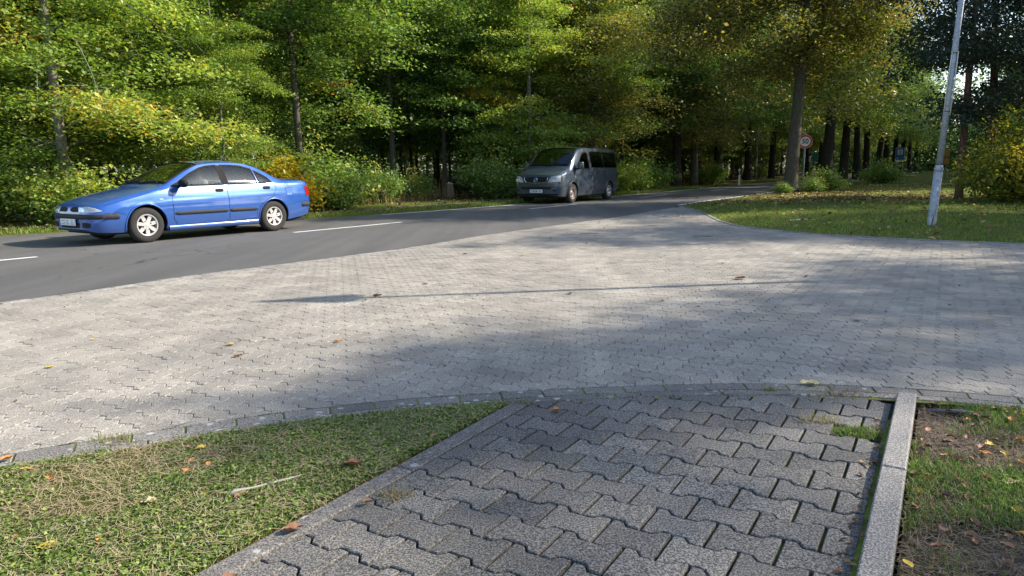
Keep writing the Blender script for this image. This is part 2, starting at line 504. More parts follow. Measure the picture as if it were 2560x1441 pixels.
def tw(p): return O_U + un * (p[0] * U) + ud * (p[1] * U)
cells = []
for j in range(-70, 175):
    for i in range(-115, 90):
        m = (i - j) % 4
        if m == 0: cells.append((i, j, True))
        elif m == 3: cells.append((i, j, False))
LN = [(BAND_S, 1, 0.006), (KERB_S, -1, 0.085), (NEAR_S, -1, 0.115)]
corner = np.array([14.0, 3.0])
stones = []
BAND_A, NEAR_A = BAND_S, NEAR_S
for (i, j, hz) in cells:
    c = tw((i + (1 if hz else .5), j + (.5 if hz else 1)))
    if c[0] > 10.5 or c[0] < -8.5 or c[1] < -1.5 or c[1] > 21.6: continue
    if abs(c[0]) > 0.82 * c[1] + 2.2: continue
    # quick rejects with straight bounds
    s, q, n = sgn_dist(c, BAND_A, 1)
    if s < -0.16: continue
    poly = [tuple(tw(p)) for p in zz_stone(i, j, hz)]
    poly = clip_by(poly, LN)
    if poly is None: continue
    stones.append((math.hypot(c[0], c[1]), poly))
stones.sort(key=lambda s: s[0])
V_all, F_all, tone = [], [], []
for q, (dist, poly) in enumerate(stones):
    z = random.gauss(0, 0.0009)
    tl = (random.gauss(0, .006), random.gauss(0, .006)) if dist < 9 else (0, 0)
    if q < 290:
        c = np.mean(poly, axis=0)
        V, F = stone_vf([(p[0] - c[0], p[1] - c[1]) for p in poly], 0.0, tl, depth=0.02, gap=0.0016)
        link('paver', mesh('paver', V, F, mat=M_UNI_OBJ), parent=paving, loc=(c[0], c[1], z))
    else:
        V, F = stone_vf(poly, z, tl, depth=0.012 if dist < 13 else 0, gap=0.0016 if dist < 8 else 0.002)
        b = len(V_all); V_all += V; F_all += [tuple(k + b for k in f) for f in F]; t = random.random(); tone += [t] * len(F)
me = mesh('paver_field', V_all, F_all, mat=M_UNI)
at = me.attributes.new('tone', 'FLOAT', 'FACE'); at.data.foreach_set('value', np.array(tone, np.float32))
S(link('paver_field', me, parent=paving), 'stuff')

# rectangular course and flush kerb in front of the zigzag stones, kerb along the lawn
def course(P, off, w, length, gap, z, name, mat, parent, depth=0.03, lim=None, s_start=0.0, jit=0.0):
    d = np.r_[0, np.cumsum(np.hypot(*np.diff(P, axis=0).T))]
    A, B = offset_line(P, off), offset_line(P, off + w)
    f = lambda Q, s: np.array([np.interp(s, d, Q[:, 0]), np.interp(s, d, Q[:, 1])])
    s = s_start
    while s + length < d[-1]:
        a = f(P, s + length / 2)
        if lim is None or lim(a):
            n = max(1, int(length / 0.12))
            ss = np.linspace(s + gap / 2, s + length - gap / 2, n + 1)
            poly = [tuple(f(B, t)) for t in ss] + [tuple(f(A, t)) for t in ss[::-1]]
            c = np.mean(poly, axis=0)
            V, F = stone_vf([(p[0] - c[0], p[1] - c[1]) for p in poly], 0.0, (random.gauss(0, jit), random.gauss(0, jit)), ch=0.004, depth=depth, gap=0.001)
            link(name, mesh(name, V, F, mat=mat), parent=parent, loc=(c[0], c[1], z + random.gauss(0, .0012)))
        s += length
vis = lambda a: abs(a[0]) < 0.8 * max(a[1], 0) + 1.6 and a[1] > 0.3
border = S(empty('border_course'))
strip('joint_bed', offset_line(BAND_S, -0.002), offset_line(BAND_S, 0.21), -0.004, -0.004, M_JOINT_GREEN, border)
course(BAND_S, 0.006, 0.098, 0.212, 0.005, 0.0, 'paver', M_KERB_D, border, lim=vis, jit=.006)
course(BAND_S, 0.112, 0.07, 0.55, 0.005, 0.001, 'kerb_stone', M_KERB_D, border, depth=0.08, lim=vis, s_start=0.17, jit=.003)
kerb_far = S(empty('curved_kerb'))
course(KERB_S, 0.0, 0.078, 0.5, 0.006, 0.012, 'kerb_stone', M_KERB, kerb_far, depth=0.06)
gutter = S(empty('road_edge_course'))
course(NEAR_S[i0:i1], 0.01, 0.10, 0.25, 0.006, 0.001, 'kerb_stone', M_KERB, gutter, depth=0.02, lim=vis)

# ---------------------------------------------------------------- footpath of double-T stones between two kerbs
YP = R(31.6)
pd_, pn_ = np.array([sin(YP), cos(YP)]), np.array([cos(YP), -sin(YP)])
N_L, N_R = -1.645, -0.145
def tn(t, n): return pd_ * t + pn_ * n
footpath = S(poly_sheet('footpath', [tn(-2.2, N_L - .11), tn(-2.2, N_R + .09), tn(4.2, N_R + .09), tn(4.2, N_L - .11)], -0.0115, M_JOINT_MOSS))
# cut the sheet at the band
footpath.data.clear_geometry()
edge = [p for p in offset_line(BAND_S, 0.19) if (N_L - .11) < p @ pn_ < (N_R + .09)]
pts = [tn(-2.2, N_R + .09)] + [tuple(p) for p in edge[::-1]] + [tn(-2.2, N_L - .11)]
_bm = bmesh.new(); _f = _bm.faces.new([_bm.verts.new((p[0], p[1], -0.017)) for p in pts]); _f.normal_update()
if _f.normal.z < 0: _f.normal_flip()
bmesh.ops.triangulate(_bm, faces=[_f]); _bm.to_mesh(footpath.data); _bm.free()
footpath.data.materials.clear(); footpath.data.materials.append(M_JOINT_MOSS)
PR = 0.1432; HA = 0.0135
def wave(u, ph):
    """trapezoid wave, period .2, +1 round joints of the row above"""
    x = ((u - ph) / 0.2) % 1.0
    pts = [0, .19, .30, .70, .81, 1.0]; val = [1, 1, -1, -1, 1, 1]
    return float(np.interp(x, pts, val)) * HA
def h_stone(ca, cb, row):
    ph_r = 0.1 if row % 2 else 0.0        # joints of this row at N_R + ph - .2k
    own = N_R - (0.1 if row % 2 == 0 else 0.0)
    t0 = 2.463 - PR * row
    def line(us, side):
        # boundary towards side (+1 = far, t larger). Where this row has its joints it is wide
        return [(u, t0 + side * (PR / 2 + wave(u, own))) for u in us]
    brk = sorted(set([ca, cb] + [round(x, 5) for k in range(-2, 12) for f in (.19, .30, .70, .81) for x in [own - 0.2 * k + 0.2 * f] if ca < x < cb]))
    low = line(brk, -1); up = line(brk[::-1], 1)
    return [tuple(tn(t, n)) for n, t in low] + [tuple(tn(t, n)) for n, t in up]
BB = offset_line(BAND_S, 0.185)
for row in range(-8, 30):
    first = N_R - (0.1 if row % 2 == 0 else 0.0)
    edges = [N_R] + ([first] if row % 2 == 0 else []) + [first - 0.2 * k for k in range(1, 9)]
    edges = [e for e in edges if e > N_L + 0.02] + [N_L]
    for a, b in zip(edges[1:], edges[:-1]):
        g = 0.0026
        poly = h_stone(a + g, b - g, row)
        poly = clip_by(poly, [(BB, -1, 0.004)])
        if poly is None: continue
        c = np.mean(poly, axis=0)
        # one stone by the right kerb has gone and weeds grow in the hole
        if c @ pn_ > -0.3 and row == -5: continue
        V, F = stone_vf([(p[0] - c[0], p[1] - c[1]) for p in poly], 0.0, (random.gauss(0, .005), random.gauss(0, .005)), ch=0.003, depth=0.03, gap=0.0029)
        link('paver', mesh('paver', V, F, mat=M_H), parent=footpath, loc=(c[0], c[1], random.gauss(0, .0016)))
def kerb_run(n0, n1, z, t_first, name, mat, length=1.0):
    t = t_first
    while t < 3.5:
        a, b = t + .002, t + length - .002
        poly = [tuple(tn(a, n0)), tuple(tn(a, n1)), tuple(tn(b, n1)), tuple(tn(b, n0))]
        poly = clip_by([tuple(p) for p in poly], []) if n0 < -1 else poly
        # clip against the band
        c = np.mean(poly, axis=0)
        end = tn(min(b, 9), (n0 + n1) / 2)
        s, q, nn = sgn_dist(np.array(end), BB, -1)
        if s < 0.0: poly = clip_half(poly, q + nn * 0.004, nn)
        if len(poly) >= 3:
            ar = sum(poly[i][0] * poly[(i + 1) % len(poly)][1] - poly[(i + 1) % len(poly)][0] * poly[i][1] for i in range(len(poly)))
            if ar < 0: poly = poly[::-1]
            if abs(ar) > 0.01:
                c = np.mean(poly, axis=0)
                V, F = stone_vf([(p[0] - c[0], p[1] - c[1]) for p in poly], 0.0, (random.gauss(0, .002), random.gauss(0, .002)), ch=0.005, depth=z + .1, gap=0.001)
                link(name, mesh(name, V, F, mat=mat), parent=footpath, loc=(c[0], c[1], z + random.gauss(0, .001)))
        t += length
strip('moss_strip', np.array([tn(t, N_R - .012) for t in np.linspace(-2.2, 3.42, 30)]), np.array([tn(t, N_R + .014) for t in np.linspace(-2.2, 3.42, 30)]), -0.004, -0.002, M_JOINT_GREEN, footpath)
kerb_run(N_L - 0.085, N_L - 0.003, 0.004, -2.06, 'kerb_stone', M_KERB_D)
kerb_run(N_R + 0.012, N_R + 0.094, 0.042, -2.25, 'kerb_stone', M_KERB)

# ---------------------------------------------------------------- lawns
def hverge(x, y):
    s, q, n = sgn_dist(np.array([x, y]), KERB_S, 1)
    s2, _, _ = sgn_dist(np.array([x, y]), NEAR_S, -1)
    d = max(0.0, min(s, s2))
    return 0.0 + 0.14 * (1 - math.exp(-d / 2.5)) + 0.02 * sin(x * 1.7) * cos(y * 1.3) * min(1, d)
def grid_sheet(name, poly, step, hfun, mat, parent=None):
    bm = bmesh.new()
    f = bm.faces.new([bm.verts.new((p[0], p[1], 0)) for p in poly]); f.normal_update()
    if f.normal.z < 0: f.normal_flip()
    P = np.array(poly); x0, y0 = P.min(0); x1, y1 = P.max(0)
    for x in np.arange(x0 + step, x1, step): bmesh.ops.bisect_plane(bm, geom=bm.verts[:] + bm.edges[:] + bm.faces[:], plane_co=(x, 0, 0), plane_no=(1, 0, 0))
    for y in np.arange(y0 + step, y1, step): bmesh.ops.bisect_plane(bm, geom=bm.verts[:] + bm.edges[:] + bm.faces[:], plane_co=(0, y, 0), plane_no=(0, 1, 0))
    for v in bm.verts: v.co.z = hfun(v.co.x, v.co.y)
    bmesh.ops.triangulate(bm, faces=bm.faces[:])
    me = bpy.data.meshes.new(name); bm.to_mesh(me); bm.free()
    me.polygons.foreach_set('use_smooth', [True] * len(me.polygons))
    return S(link(name, me, mat, parent))
in_s = int(np.argmin(np.hypot(NEAR_S[:, 0] - 5.09, NEAR_S[:, 1] - 21.3)))
vp = [tuple(p) for p in offset_line(NEAR_S, 0.02)[in_s + 1:][::2]]
while vp and vp[-1][1] > 120: vp.pop()
verge_poly = vp + [(vp[-1][0] + 60, vp[-1][1] - 20), (70, 40), (40, 12), (18, 4.4)] + [tuple(p) for p in offset_line(KERB_S, -0.002)[::-1]]
verge = grid_sheet('verge_lawn', verge_poly, 1.2, hverge, M_LAWN_FAR)
# small lawn left of the footpath and lawn right of it
def lawnL(x, y): return -0.006 + 0.008 * sin(9 * x) * cos(7 * y) - 0.004
edgeL = [tuple(p) for p in BB if -7 < p[0] and (p @ pn_) < N_L - .088]
lp = edgeL + [tuple(tn(2.75 + 0.1, N_L - .088))]
lp = edgeL + [tuple(tn(-2.2, N_L - .088)), (-7, -1.5)]
lawn_left = grid_sheet('left_lawn', lp, 0.25, lawnL, M_LAWN_NEAR)
def lawnR(x, y): return -0.035 + 0.01 * sin(8 * x) * cos(6 * y)
edgeR = [tuple(p) for p in offset_line(BAND_S, 0.184) if p[0] < 8 and (p @ pn_) > N_R + .096]
rp = edgeR[::-1] + [tuple(tn(-2.2, N_R + .096)), (4, -2), (8, -2)]
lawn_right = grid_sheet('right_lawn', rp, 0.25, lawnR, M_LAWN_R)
# strip of grass, footway and forest floor beyond the road
FO = lambda d: offset_line(FAR_S, -d)
def hfar(d): return 0.02 + 0.22 * (1 - math.exp(-max(d - 2, 0) / 6))
bank = S(strip('far_verge', FO(0.0), FO(1.4), -0.004, 0.03, M_LAWN_FAR))
S(strip('far_footway', FO(1.4), FO(2.3), 0.034, 0.034, M_PATH))
S(strip('far_grass_strip', FO(2.3), FO(3.6), 0.03, 0.08, M_LAWN_FAR))
S(strip('forest_floor', FO(3.6), FO(60), 0.08, 0.6, M_FOREST))
# ---------------------------------------------------------------- vehicles
def paint_mat(name, col, flake=0.35, rough=0.3, dirt=0.2):
    m, nt, b = new_mat(name)
    tc = nt.nodes.new('ShaderNodeTexCoord').outputs['Object']
    n1 = noise(nt, 2.5, tc, 5, 0.65)
    sep = nt.nodes.new('ShaderNodeSeparateXYZ'); nt.links.new(tc, sep.inputs[0])
    low = maprange(nt, sep.outputs[2], 0.55, 0.15, 0, 1)
    f = math_n(nt, 'MULTIPLY', low, math_n(nt, 'MULTIPLY', n1.outputs[0], dirt * 2))
    nt.links.new(mix(nt, f, col, (0.16, 0.14, 0.12)), b.inputs['Base Color'])
    b.inputs['Metallic'].default_value = flake
    nt.links.new(maprange(nt, n1.outputs[0], 0.3, 0.8, rough, rough + 0.15), b.inputs['Roughness'])
    b.inputs['Coat Weight'].default_value = 1.0
    b.inputs['Coat Roughness'].default_value = 0.06
    return m
def glass_mat(name, tint, alpha_mix):
    """tinted car glass: part clear, part mirror; thin panes so plain transparency instead of refraction"""
    m = bpy.data.materials.new(name); m.use_nodes = True; nt = m.node_tree
    nt.nodes.remove(nt.nodes['Principled BSDF'])
    out = nt.nodes['Material Output']
    tr = nt.nodes.new('ShaderNodeBsdfTransparent'); tr.inputs[0].default_value = (*tint, 1)
    gl = nt.nodes.new('ShaderNodeBsdfGlossy'); gl.inputs['Roughness'].default_value = 0.02; gl.inputs[0].default_value = (0.72, 0.86, 1.0, 1)
    fr = nt.nodes.new('ShaderNodeFresnel'); fr.inputs[0].default_value = 1.5
    f = math_n(nt, 'ADD', math_n(nt, 'MULTIPLY', fr.outputs[0], 0.7), alpha_mix)
    mx = nt.nodes.new('ShaderNodeMixShader'); nt.links.new(f, mx.inputs[0]); nt.links.new(tr.outputs[0], mx.inputs[1]); nt.links.new(gl.outputs[0], mx.inputs[2])
    nt.links.new(mx.outputs[0], out.inputs[0])
    return m
M_BLUE = paint_mat('blue_car_paint', (0.02, 0.10, 0.39), 0.3, 0.3)
M_GREYP = paint_mat('grey_blue_van_paint', (0.038, 0.060, 0.098), 0.35, 0.3, 0.3)
M_BLACKP = simple('black_trim_plastic', (0.012, 0.012, 0.013), 0.75, 0.0, 0.2)
M_GREYPL = simple('grey_trim_plastic', (0.03, 0.03, 0.034), 0.7, 0.0, 0.3)
M_GAP = simple('panel_gap', (0.006, 0.006, 0.008), 0.8)
M_RUB = simple('tyre_rubber', (0.022, 0.021, 0.02), 0.85)
M_ALLOY = simple('alloy_wheel_silver', (0.62, 0.62, 0.63), 0.32, 0.55)
M_STEEL = simple('dusty_steel_wheel', (0.34, 0.29, 0.25), 0.5, 0.3)
M_SILV = simple('silver_steel_wheel', (0.52, 0.54, 0.58), 0.35, 0.5)
M_CHROME = simple('chrome', (0.8, 0.8, 0.8), 0.12, 1.0)
M_GLASS = glass_mat('window_glass', (0.48, 0.56, 0.55), 0.02)
M_GLASSW = glass_mat('windscreen_glass', (0.5, 0.56, 0.55), 0.03)
M_GLASSD = glass_mat('privacy_glass', (0.02, 0.022, 0.025), 0.02)
M_LAMPG = simple('headlamp_lens', (0.42, 0.44, 0.46), 0.08, 0.0, 0.8, **{'Coat Weight': 1.0})
M_LAMPR = simple('tail_lamp_red', (0.30, 0.010, 0.010), 0.2, 0, 0.6, **{'Coat Weight': 1.0})
M_AMBER = simple('indicator_amber', (0.8, 0.35, 0.12), 0.25)
M_PLATE = simple('plate_white', (0.72, 0.72, 0.7), 0.45)
M_PBLUE = simple('plate_blue', (0.02, 0.08, 0.45), 0.45)
M_INK = simple('black_lettering', (0.01, 0.01, 0.01), 0.6)
M_SEAT = simple('grey_seat_cloth', (0.025, 0.026, 0.03), 0.9)
M_DASH = simple('dashboard_plastic', (0.014, 0.014, 0.016), 0.7)
M_SKIN = simple('skin', (0.52, 0.32, 0.23), 0.55)
M_HAIR = simple('brown_hair', (0.05, 0.03, 0.02), 0.7)
M_HAIRG = simple('grey_hair', (0.3, 0.29, 0.28), 0.7)
M_SHIRT_B = simple('pale_shirt', (0.45, 0.45, 0.5), 0.8)
M_SHIRT_R = simple('red_shirt', (0.5, 0.03, 0.05), 0.8)

def text_mesh(s, size, mat, name='lettering', parent=None, loc=(0, 0, 0), rot=(0, 0, 0), extrude=0.0008, cx='CENTER', offset=0.0, sx=1.0):
    cu = bpy.data.curves.new(name, 'FONT'); cu.body = s; cu.size = size; cu.align_x = cx; cu.align_y = 'CENTER'; cu.extrude = extrude; cu.offset = offset
    tmp = bpy.data.objects.new('tmp_text', cu); COL.objects.link(tmp)
    bpy.context.view_layer.update()
    me = bpy.data.meshes.new_from_object(tmp.evaluated_get(bpy.context.evaluated_depsgraph_get()))
    bpy.data.objects.remove(tmp); bpy.data.curves.remove(cu)
    me.name = name; me.materials.clear(); me.materials.append(mat)
    if sx != 1.0:
        for v in me.vertices: v.co.x *= sx
    return link(name, me, parent=parent, loc=loc, rot=rot)

class Body:
    """a car shell lofted from cross sections; x from nose to tail, y across, z up"""
    def __init__(s, L, prm, xs):
        s.L, s.p, s.xs = L, prm, xs
        s.cache = {}
    def g(s, k, x):
        a = s.p[k]; X = [q[0] for q in a]; Y = [q[1] for q in a]
        # monotone smooth interpolation
        x = min(max(x, X[0]), X[-1])
        i = max(0, min(len(X) - 2, int(np.searchsorted(X, x, side='right')) - 1))
        h = X[i + 1] - X[i]; t = (x - X[i]) / h
        def slope(j):
            if j <= 0 or j >= len(X) - 1: return (Y[1] - Y[0]) / (X[1] - X[0]) if j <= 0 else (Y[-1] - Y[-2]) / (X[-1] - X[-2])
            d0 = (Y[j] - Y[j - 1]) / (X[j] - X[j - 1]); d1 = (Y[j + 1] - Y[j]) / (X[j + 1] - X[j])
            if d0 * d1 <= 0: return 0.0
            return 2 * d0 * d1 / (d0 + d1)
        m0, m1 = slope(i), slope(i + 1)
        return (2 * t**3 - 3 * t**2 + 1) * Y[i] + (t**3 - 2 * t**2 + t) * h * m0 + (-2 * t**3 + 3 * t**2) * Y[i + 1] + (t**3 - t**2) * h * m1
    def sec(s, x):
        k = round(x, 4)
        if k not in s.cache:
            s.cache[k] = {q: s.g(q, x) for q in s.p}
        return s.cache[k]
    def side(s, x, z):
        c = s.sec(x)
        if z <= c['zb']:
            z0 = c['zbot']; u = (z - z0) / max(c['zb'] - z0, 1e-4); u = min(max(u, 0), 1)
            y = c['wm']
            if u > .5: y -= (c['wm'] - c['wb']) * ((u - .5) / .5) ** 2
            else: y -= 0.055 * ((.5 - u) / .5) ** 2.2
            # soft crease
            y += 0.010 * math.exp(-((z - c['zcr']) / 0.02) ** 2) * min(1, c['wm'] / .8)
            return y
        v = min(max((z - c['zb']) / max(c['zr'] - c['zb'], 1e-4), 0), 1)
        return c['wb'] + (c['wc'] - c['wb']) * v + 0.02 * 4 * v * (1 - v) * min(1, (c['zr'] - c['zb']) / .3)
    def top(s, x, y):
        c = s.sec(x); q = min(abs(y) / max(c['wc'], 1e-3), 1)
        return c['zr'] + (c['zt'] - c['zr']) * (1 - q ** 2.4)
    def ring(s, x):
        c = s.sec(x); P = []
        w0 = s.side(x, c['zbot'])
        for q in (0, .35, .7, .92): P.append((w0 * q, c['zbot']))
        for q in np.linspace(0, 1, 19): z = c['zbot'] + (c['zb'] - c['zbot']) * q; P.append((s.side(x, z), z))
        for q in np.linspace(0, 1, 13)[1:]: z = c['zb'] + (c['zr'] - c['zb']) * q; P.append((s.side(x, z), z))
        for q in np.linspace(0, 1, 13)[1:]:
            qq = 1 - (1 - q) ** 1.0; y = c['wc'] * (1 - qq); P.append((y, s.top(x, y)))
        return P
    def nx_side(s, x, z, sg, off):
        """point on side skin + offset along approx normal"""
        e = 0.01
        y = s.side(x, z); dz = (s.side(x, z + e) - s.side(x, z - e)) / (2 * e); dx = (s.side(x + e, z) - s.side(x - e, z)) / (2 * e)
        n = Vector((-dx, 1, -dz)).normalized()
        return Vector((x + n.x * off, sg * (y + n.y * off), z + n.z * off))
    def nx_top(s, x, y, off):
        e = 0.01
        z = s.top(x, y); dx = (s.top(x + e, y) - s.top(x - e, y)) / (2 * e); dy = (s.top(x, y + e) - s.top(x, y - e)) / (2 * e)
        n = Vector((-dx, -dy, 1)).normalized()
        return Vector((x, y, z)) + n * off
    def front_x(s, y, z, rear=False):
        """first x where the section contains (y,z)"""
        rngx = np.linspace(0, 1.2, 241) if not rear else np.linspace(s.L, s.L - 1.2, 241)
        y = abs(y)
        for x in rngx:
            c = s.sec(float(x))
            if z < c['zbot']: continue
            if z > c['zt']: continue
            if z <= c['zr']: ok = y <= s.side(float(x), z)
            else: ok = y <= c['wc'] and z <= s.top(float(x), y)
            if ok: return float(x)
        return float(rngx[-1])
    def make(s, name, mat, parent, holes_side, arches, holes_top):
        """holes_side: polygons (x,z) cut on both flanks; arches: (xc,zc,r); holes_top: polygons (x,y) with y>=0 half"""
        rings = [s.ring(x) for x in s.xs]; m = len(rings[0]); nS = len(s.xs)
        V = []
        for i, x in enumerate(s.xs):
            for (y, z) in rings[i]: V.append([x, -y, z])
            for (y, z) in rings[i][1:-1]: V.append([x, y, z])
        per = 2 * m - 2
        idx = lambda i, k, sg: i * per + (k if (sg < 0 or k == 0 or k == m - 1) else m + k - 1)
        V = np.array(V)
        SIDE0, SIDE1 = 4, 4 + 19 + 12
        # snap vertices onto hole outlines
        def seg_closest(P, p):
            A = np.array(P); B = np.roll(A, -1, 0); d = B - A
            t = np.clip(((p - A) * d).sum(1) / np.maximum((d ** 2).sum(1), 1e-9), 0, 1); q = A + d * t[:, None]
            k = np.hypot(*(q - p).T); i = int(np.argmin(k)); return k[i], q[i]
        def inside(P, p):
            c = False; n = len(P)
            for i in range(n):
                x1, y1 = P[i]; x2, y2 = P[(i + 1) % n]
                if (y1 > p[1]) != (y2 > p[1]) and p[0] < (x2 - x1) * (p[1] - y1) / (y2 - y1) + x1: c = not c
            return c
        polys = list(holes_side) + [[(xc + r * cos(t), zc + r * sin(t)) for t in np.linspace(0, 2 * pi, 64, endpoint=False)] for xc, zc, r in arches]
        dead = set()
        for sg in (-1, 1):
            for i in range(nS):
                for k in range(SIDE0, SIDE1):
                    j = idx(i, k, sg); p = np.array([V[j][0], V[j][2]])
                    for P in polys:
                        d, q = seg_closest(P, p)
                        if d < 0.016:
                            V[j][0], V[j][2] = q; V[j][1] = sg * s.side(q[0], q[1]); break
            for i in range(nS):
                for k in range(SIDE1 - 1, m - 1):
                    j = idx(i, k, sg); p = np.array([V[j][0], abs(V[j][1])])
                    for P in holes_top:
                        d, q = seg_closest(P, p)
                        if d < 0.016 and q[1] > 0.01:
                            V[j][0] = q[0]; V[j][1] = sg * q[1]; V[j][2] = s.top(q[0], q[1]); break
        F = []
        for sg in (-1, 1):
            for i in range(nS - 1):
                for k in range(m - 1):
                    f = [idx(i, k, sg), idx(i + 1, k, sg), idx(i + 1, k + 1, sg), idx(i, k + 1, sg)]
                    if sg > 0: f = f[::-1]
                    c = V[f].mean(0)
                    if SIDE0 <= k < SIDE1 - 1 or k < SIDE0:
                        if any(inside(P, (c[0], c[2])) for P in (polys if k >= SIDE0 else polys[len(holes_side):])): continue
                    if k >= SIDE1 - 1:
                        if any(inside(P, (c[0], abs(c[1]))) for P in holes_top): continue
                    F.append(tuple(f))
        # end caps
        for i, fl in ((0, True), (nS - 1, False)):
            loop = [idx(i, k, -1) for k in range(m)] + [idx(i, k, 1) for k in range(m - 2, 0, -1)]
            b = len(V); cc = V[loop].mean(0); V = np.vstack([V, cc])
            for a in range(len(loop)):
                t = (loop[a], loop[(a + 1) % len(loop)], b)
                F.append(t if not fl else t)
        me = mesh(name, V, F, True, mat)
        bm = bmesh.new(); bm.from_mesh(me)
        bmesh.ops.remove_doubles(bm, verts=bm.verts[:], dist=0.0005)
        bmesh.ops.recalc_face_normals(bm, faces=bm.faces[:])
        bm.to_mesh(me); bm.free()
        me.set_sharp_from_angle(angle=R(32))
        return link(name, me, parent=parent)
    def patch_side(s, name, upper, lower, sg, mat, parent, off=0.004, nu=24, nv=8, depth=0.0):
        """upper/lower: lists of (x,z), same parameter"""
        up, lo = np.array(upper, float), np.array(lower, float)
        U_ = lambda P, t: np.array([np.interp(t, np.linspace(0, 1, len(P)), P[:, 0]), np.interp(t, np.linspace(0, 1, len(P)), P[:, 1])])
        V, F = [], []
        for a in range(nu + 1):
            A, B = U_(up, a / nu), U_(lo, a / nu)
            for b in range(nv + 1):
                p = A + (B - A) * b / nv; V.append(s.nx_side(p[0], p[1], sg, off))
        for a in range(nu):
            for b in range(nv):
                q = a * (nv + 1) + b; F.append((q, q + 1, q + nv + 2, q + nv + 1) if sg < 0 else (q, q + nv + 1, q + nv + 2, q + 1))
        return link(name, mesh(name, V, F, True, mat), parent=parent)
    def frame_side(s, name, poly, sg, w, mat, parent, off=0.006):
        """band of width w round polygon outline (x,z)"""
        P = np.array(poly, float)
        # densify
        Q = []
        for i in range(len(P)):
            a, b = P[i], P[(i + 1) % len(P)]; n = max(1, int(np.hypot(*(b - a)) / .04))
            for k in range(n): Q.append(a + (b - a) * k / n)
        Q = np.array(Q); ar = sum(Q[i][0] * Q[(i + 1) % len(Q)][1] - Q[(i + 1) % len(Q)][0] * Q[i][1] for i in range(len(Q)))
        if ar < 0: Q = Q[::-1]
        I, O = shrink(Q, w * .55), shrink(Q, -w * .45)
        n = len(Q); V = [s.nx_side(p[0], p[1], sg, off) for p in I] + [s.nx_side(p[0], p[1], sg, off) for p in O] + [s.nx_side(p[0], p[1], sg, -0.02) for p in I] + [s.nx_side(p[0], p[1], sg, -0.004) for p in O]
        F = []
        for i in range(n):
            j = (i + 1) % n
            F += [(i, j, n + j, n + i), (2 * n + i, 2 * n + j, j, i), (n + i, n + j, 3 * n + j, 3 * n + i)]
        return link(name, mesh(name, V, F, False, mat), parent=parent)
    def line_side(s, name, pts, sg, w, mat, parent, off=0.0015):
        mb = MB(); P = []
        pts = [np.array(p, float) for p in pts]
        for i in range(len(pts) - 1):
            n = max(1, int(np.hypot(*(pts[i + 1] - pts[i])) / .04))
            for k in range(n): P.append(pts[i] + (pts[i + 1] - pts[i]) * k / n)
        P.append(pts[-1])
        P3 = [s.nx_side(p[0], p[1], sg, off) for p in P]
        mb.tube(P3, w / 2, 5); return mb.build(name, mat, parent)
    def patch_front(s, name, upper, lower, mat, parent, off=0.006, nu=16, nv=4, rear=False):
        """upper/lower: lists of (y,z)"""
        up, lo = np.array(upper, float), np.array(lower, float)
        U_ = lambda P, t: np.array([np.interp(t, np.linspace(0, 1, len(P)), P[:, 0]), np.interp(t, np.linspace(0, 1, len(P)), P[:, 1])])
        V, F = [], []; sx = -1 if not rear else 1
        for a in range(nu + 1):
            A, B = U_(up, a / nu), U_(lo, a / nu)
            for b in range(nv + 1):
                p = A + (B - A) * b / nv; x = s.front_x(p[0], p[1], rear)
                yy = p[0] * (1 + off / max(abs(p[0]), .3)); V.append((x + sx * off, yy, p[1]))
        for a in range(nu):
            for b in range(nv):
                q = a * (nv + 1) + b; F.append((q, q + nv + 1, q + nv + 2, q + 1))
        me = mesh(name, V, F, True, mat)
        return link(name, me, parent=parent)
    def patch_top(s, name, poly_fn, mat, parent, off=0.004, nu=14, nv=20):
        """poly_fn(u,v)->(x,y)"""
        V, F = [], []
        for a in range(nu + 1):
            for b in range(nv + 1):
                x, y = poly_fn(a / nu, b / nv); V.append(s.nx_top(x, y, off))
        for a in range(nu):
            for b in range(nv):
                q = a * (nv + 1) + b; F.append((q, q + nv + 1, q + nv + 2, q + 1))
        return link(name, mesh(name, V, F, True, mat), parent=parent)

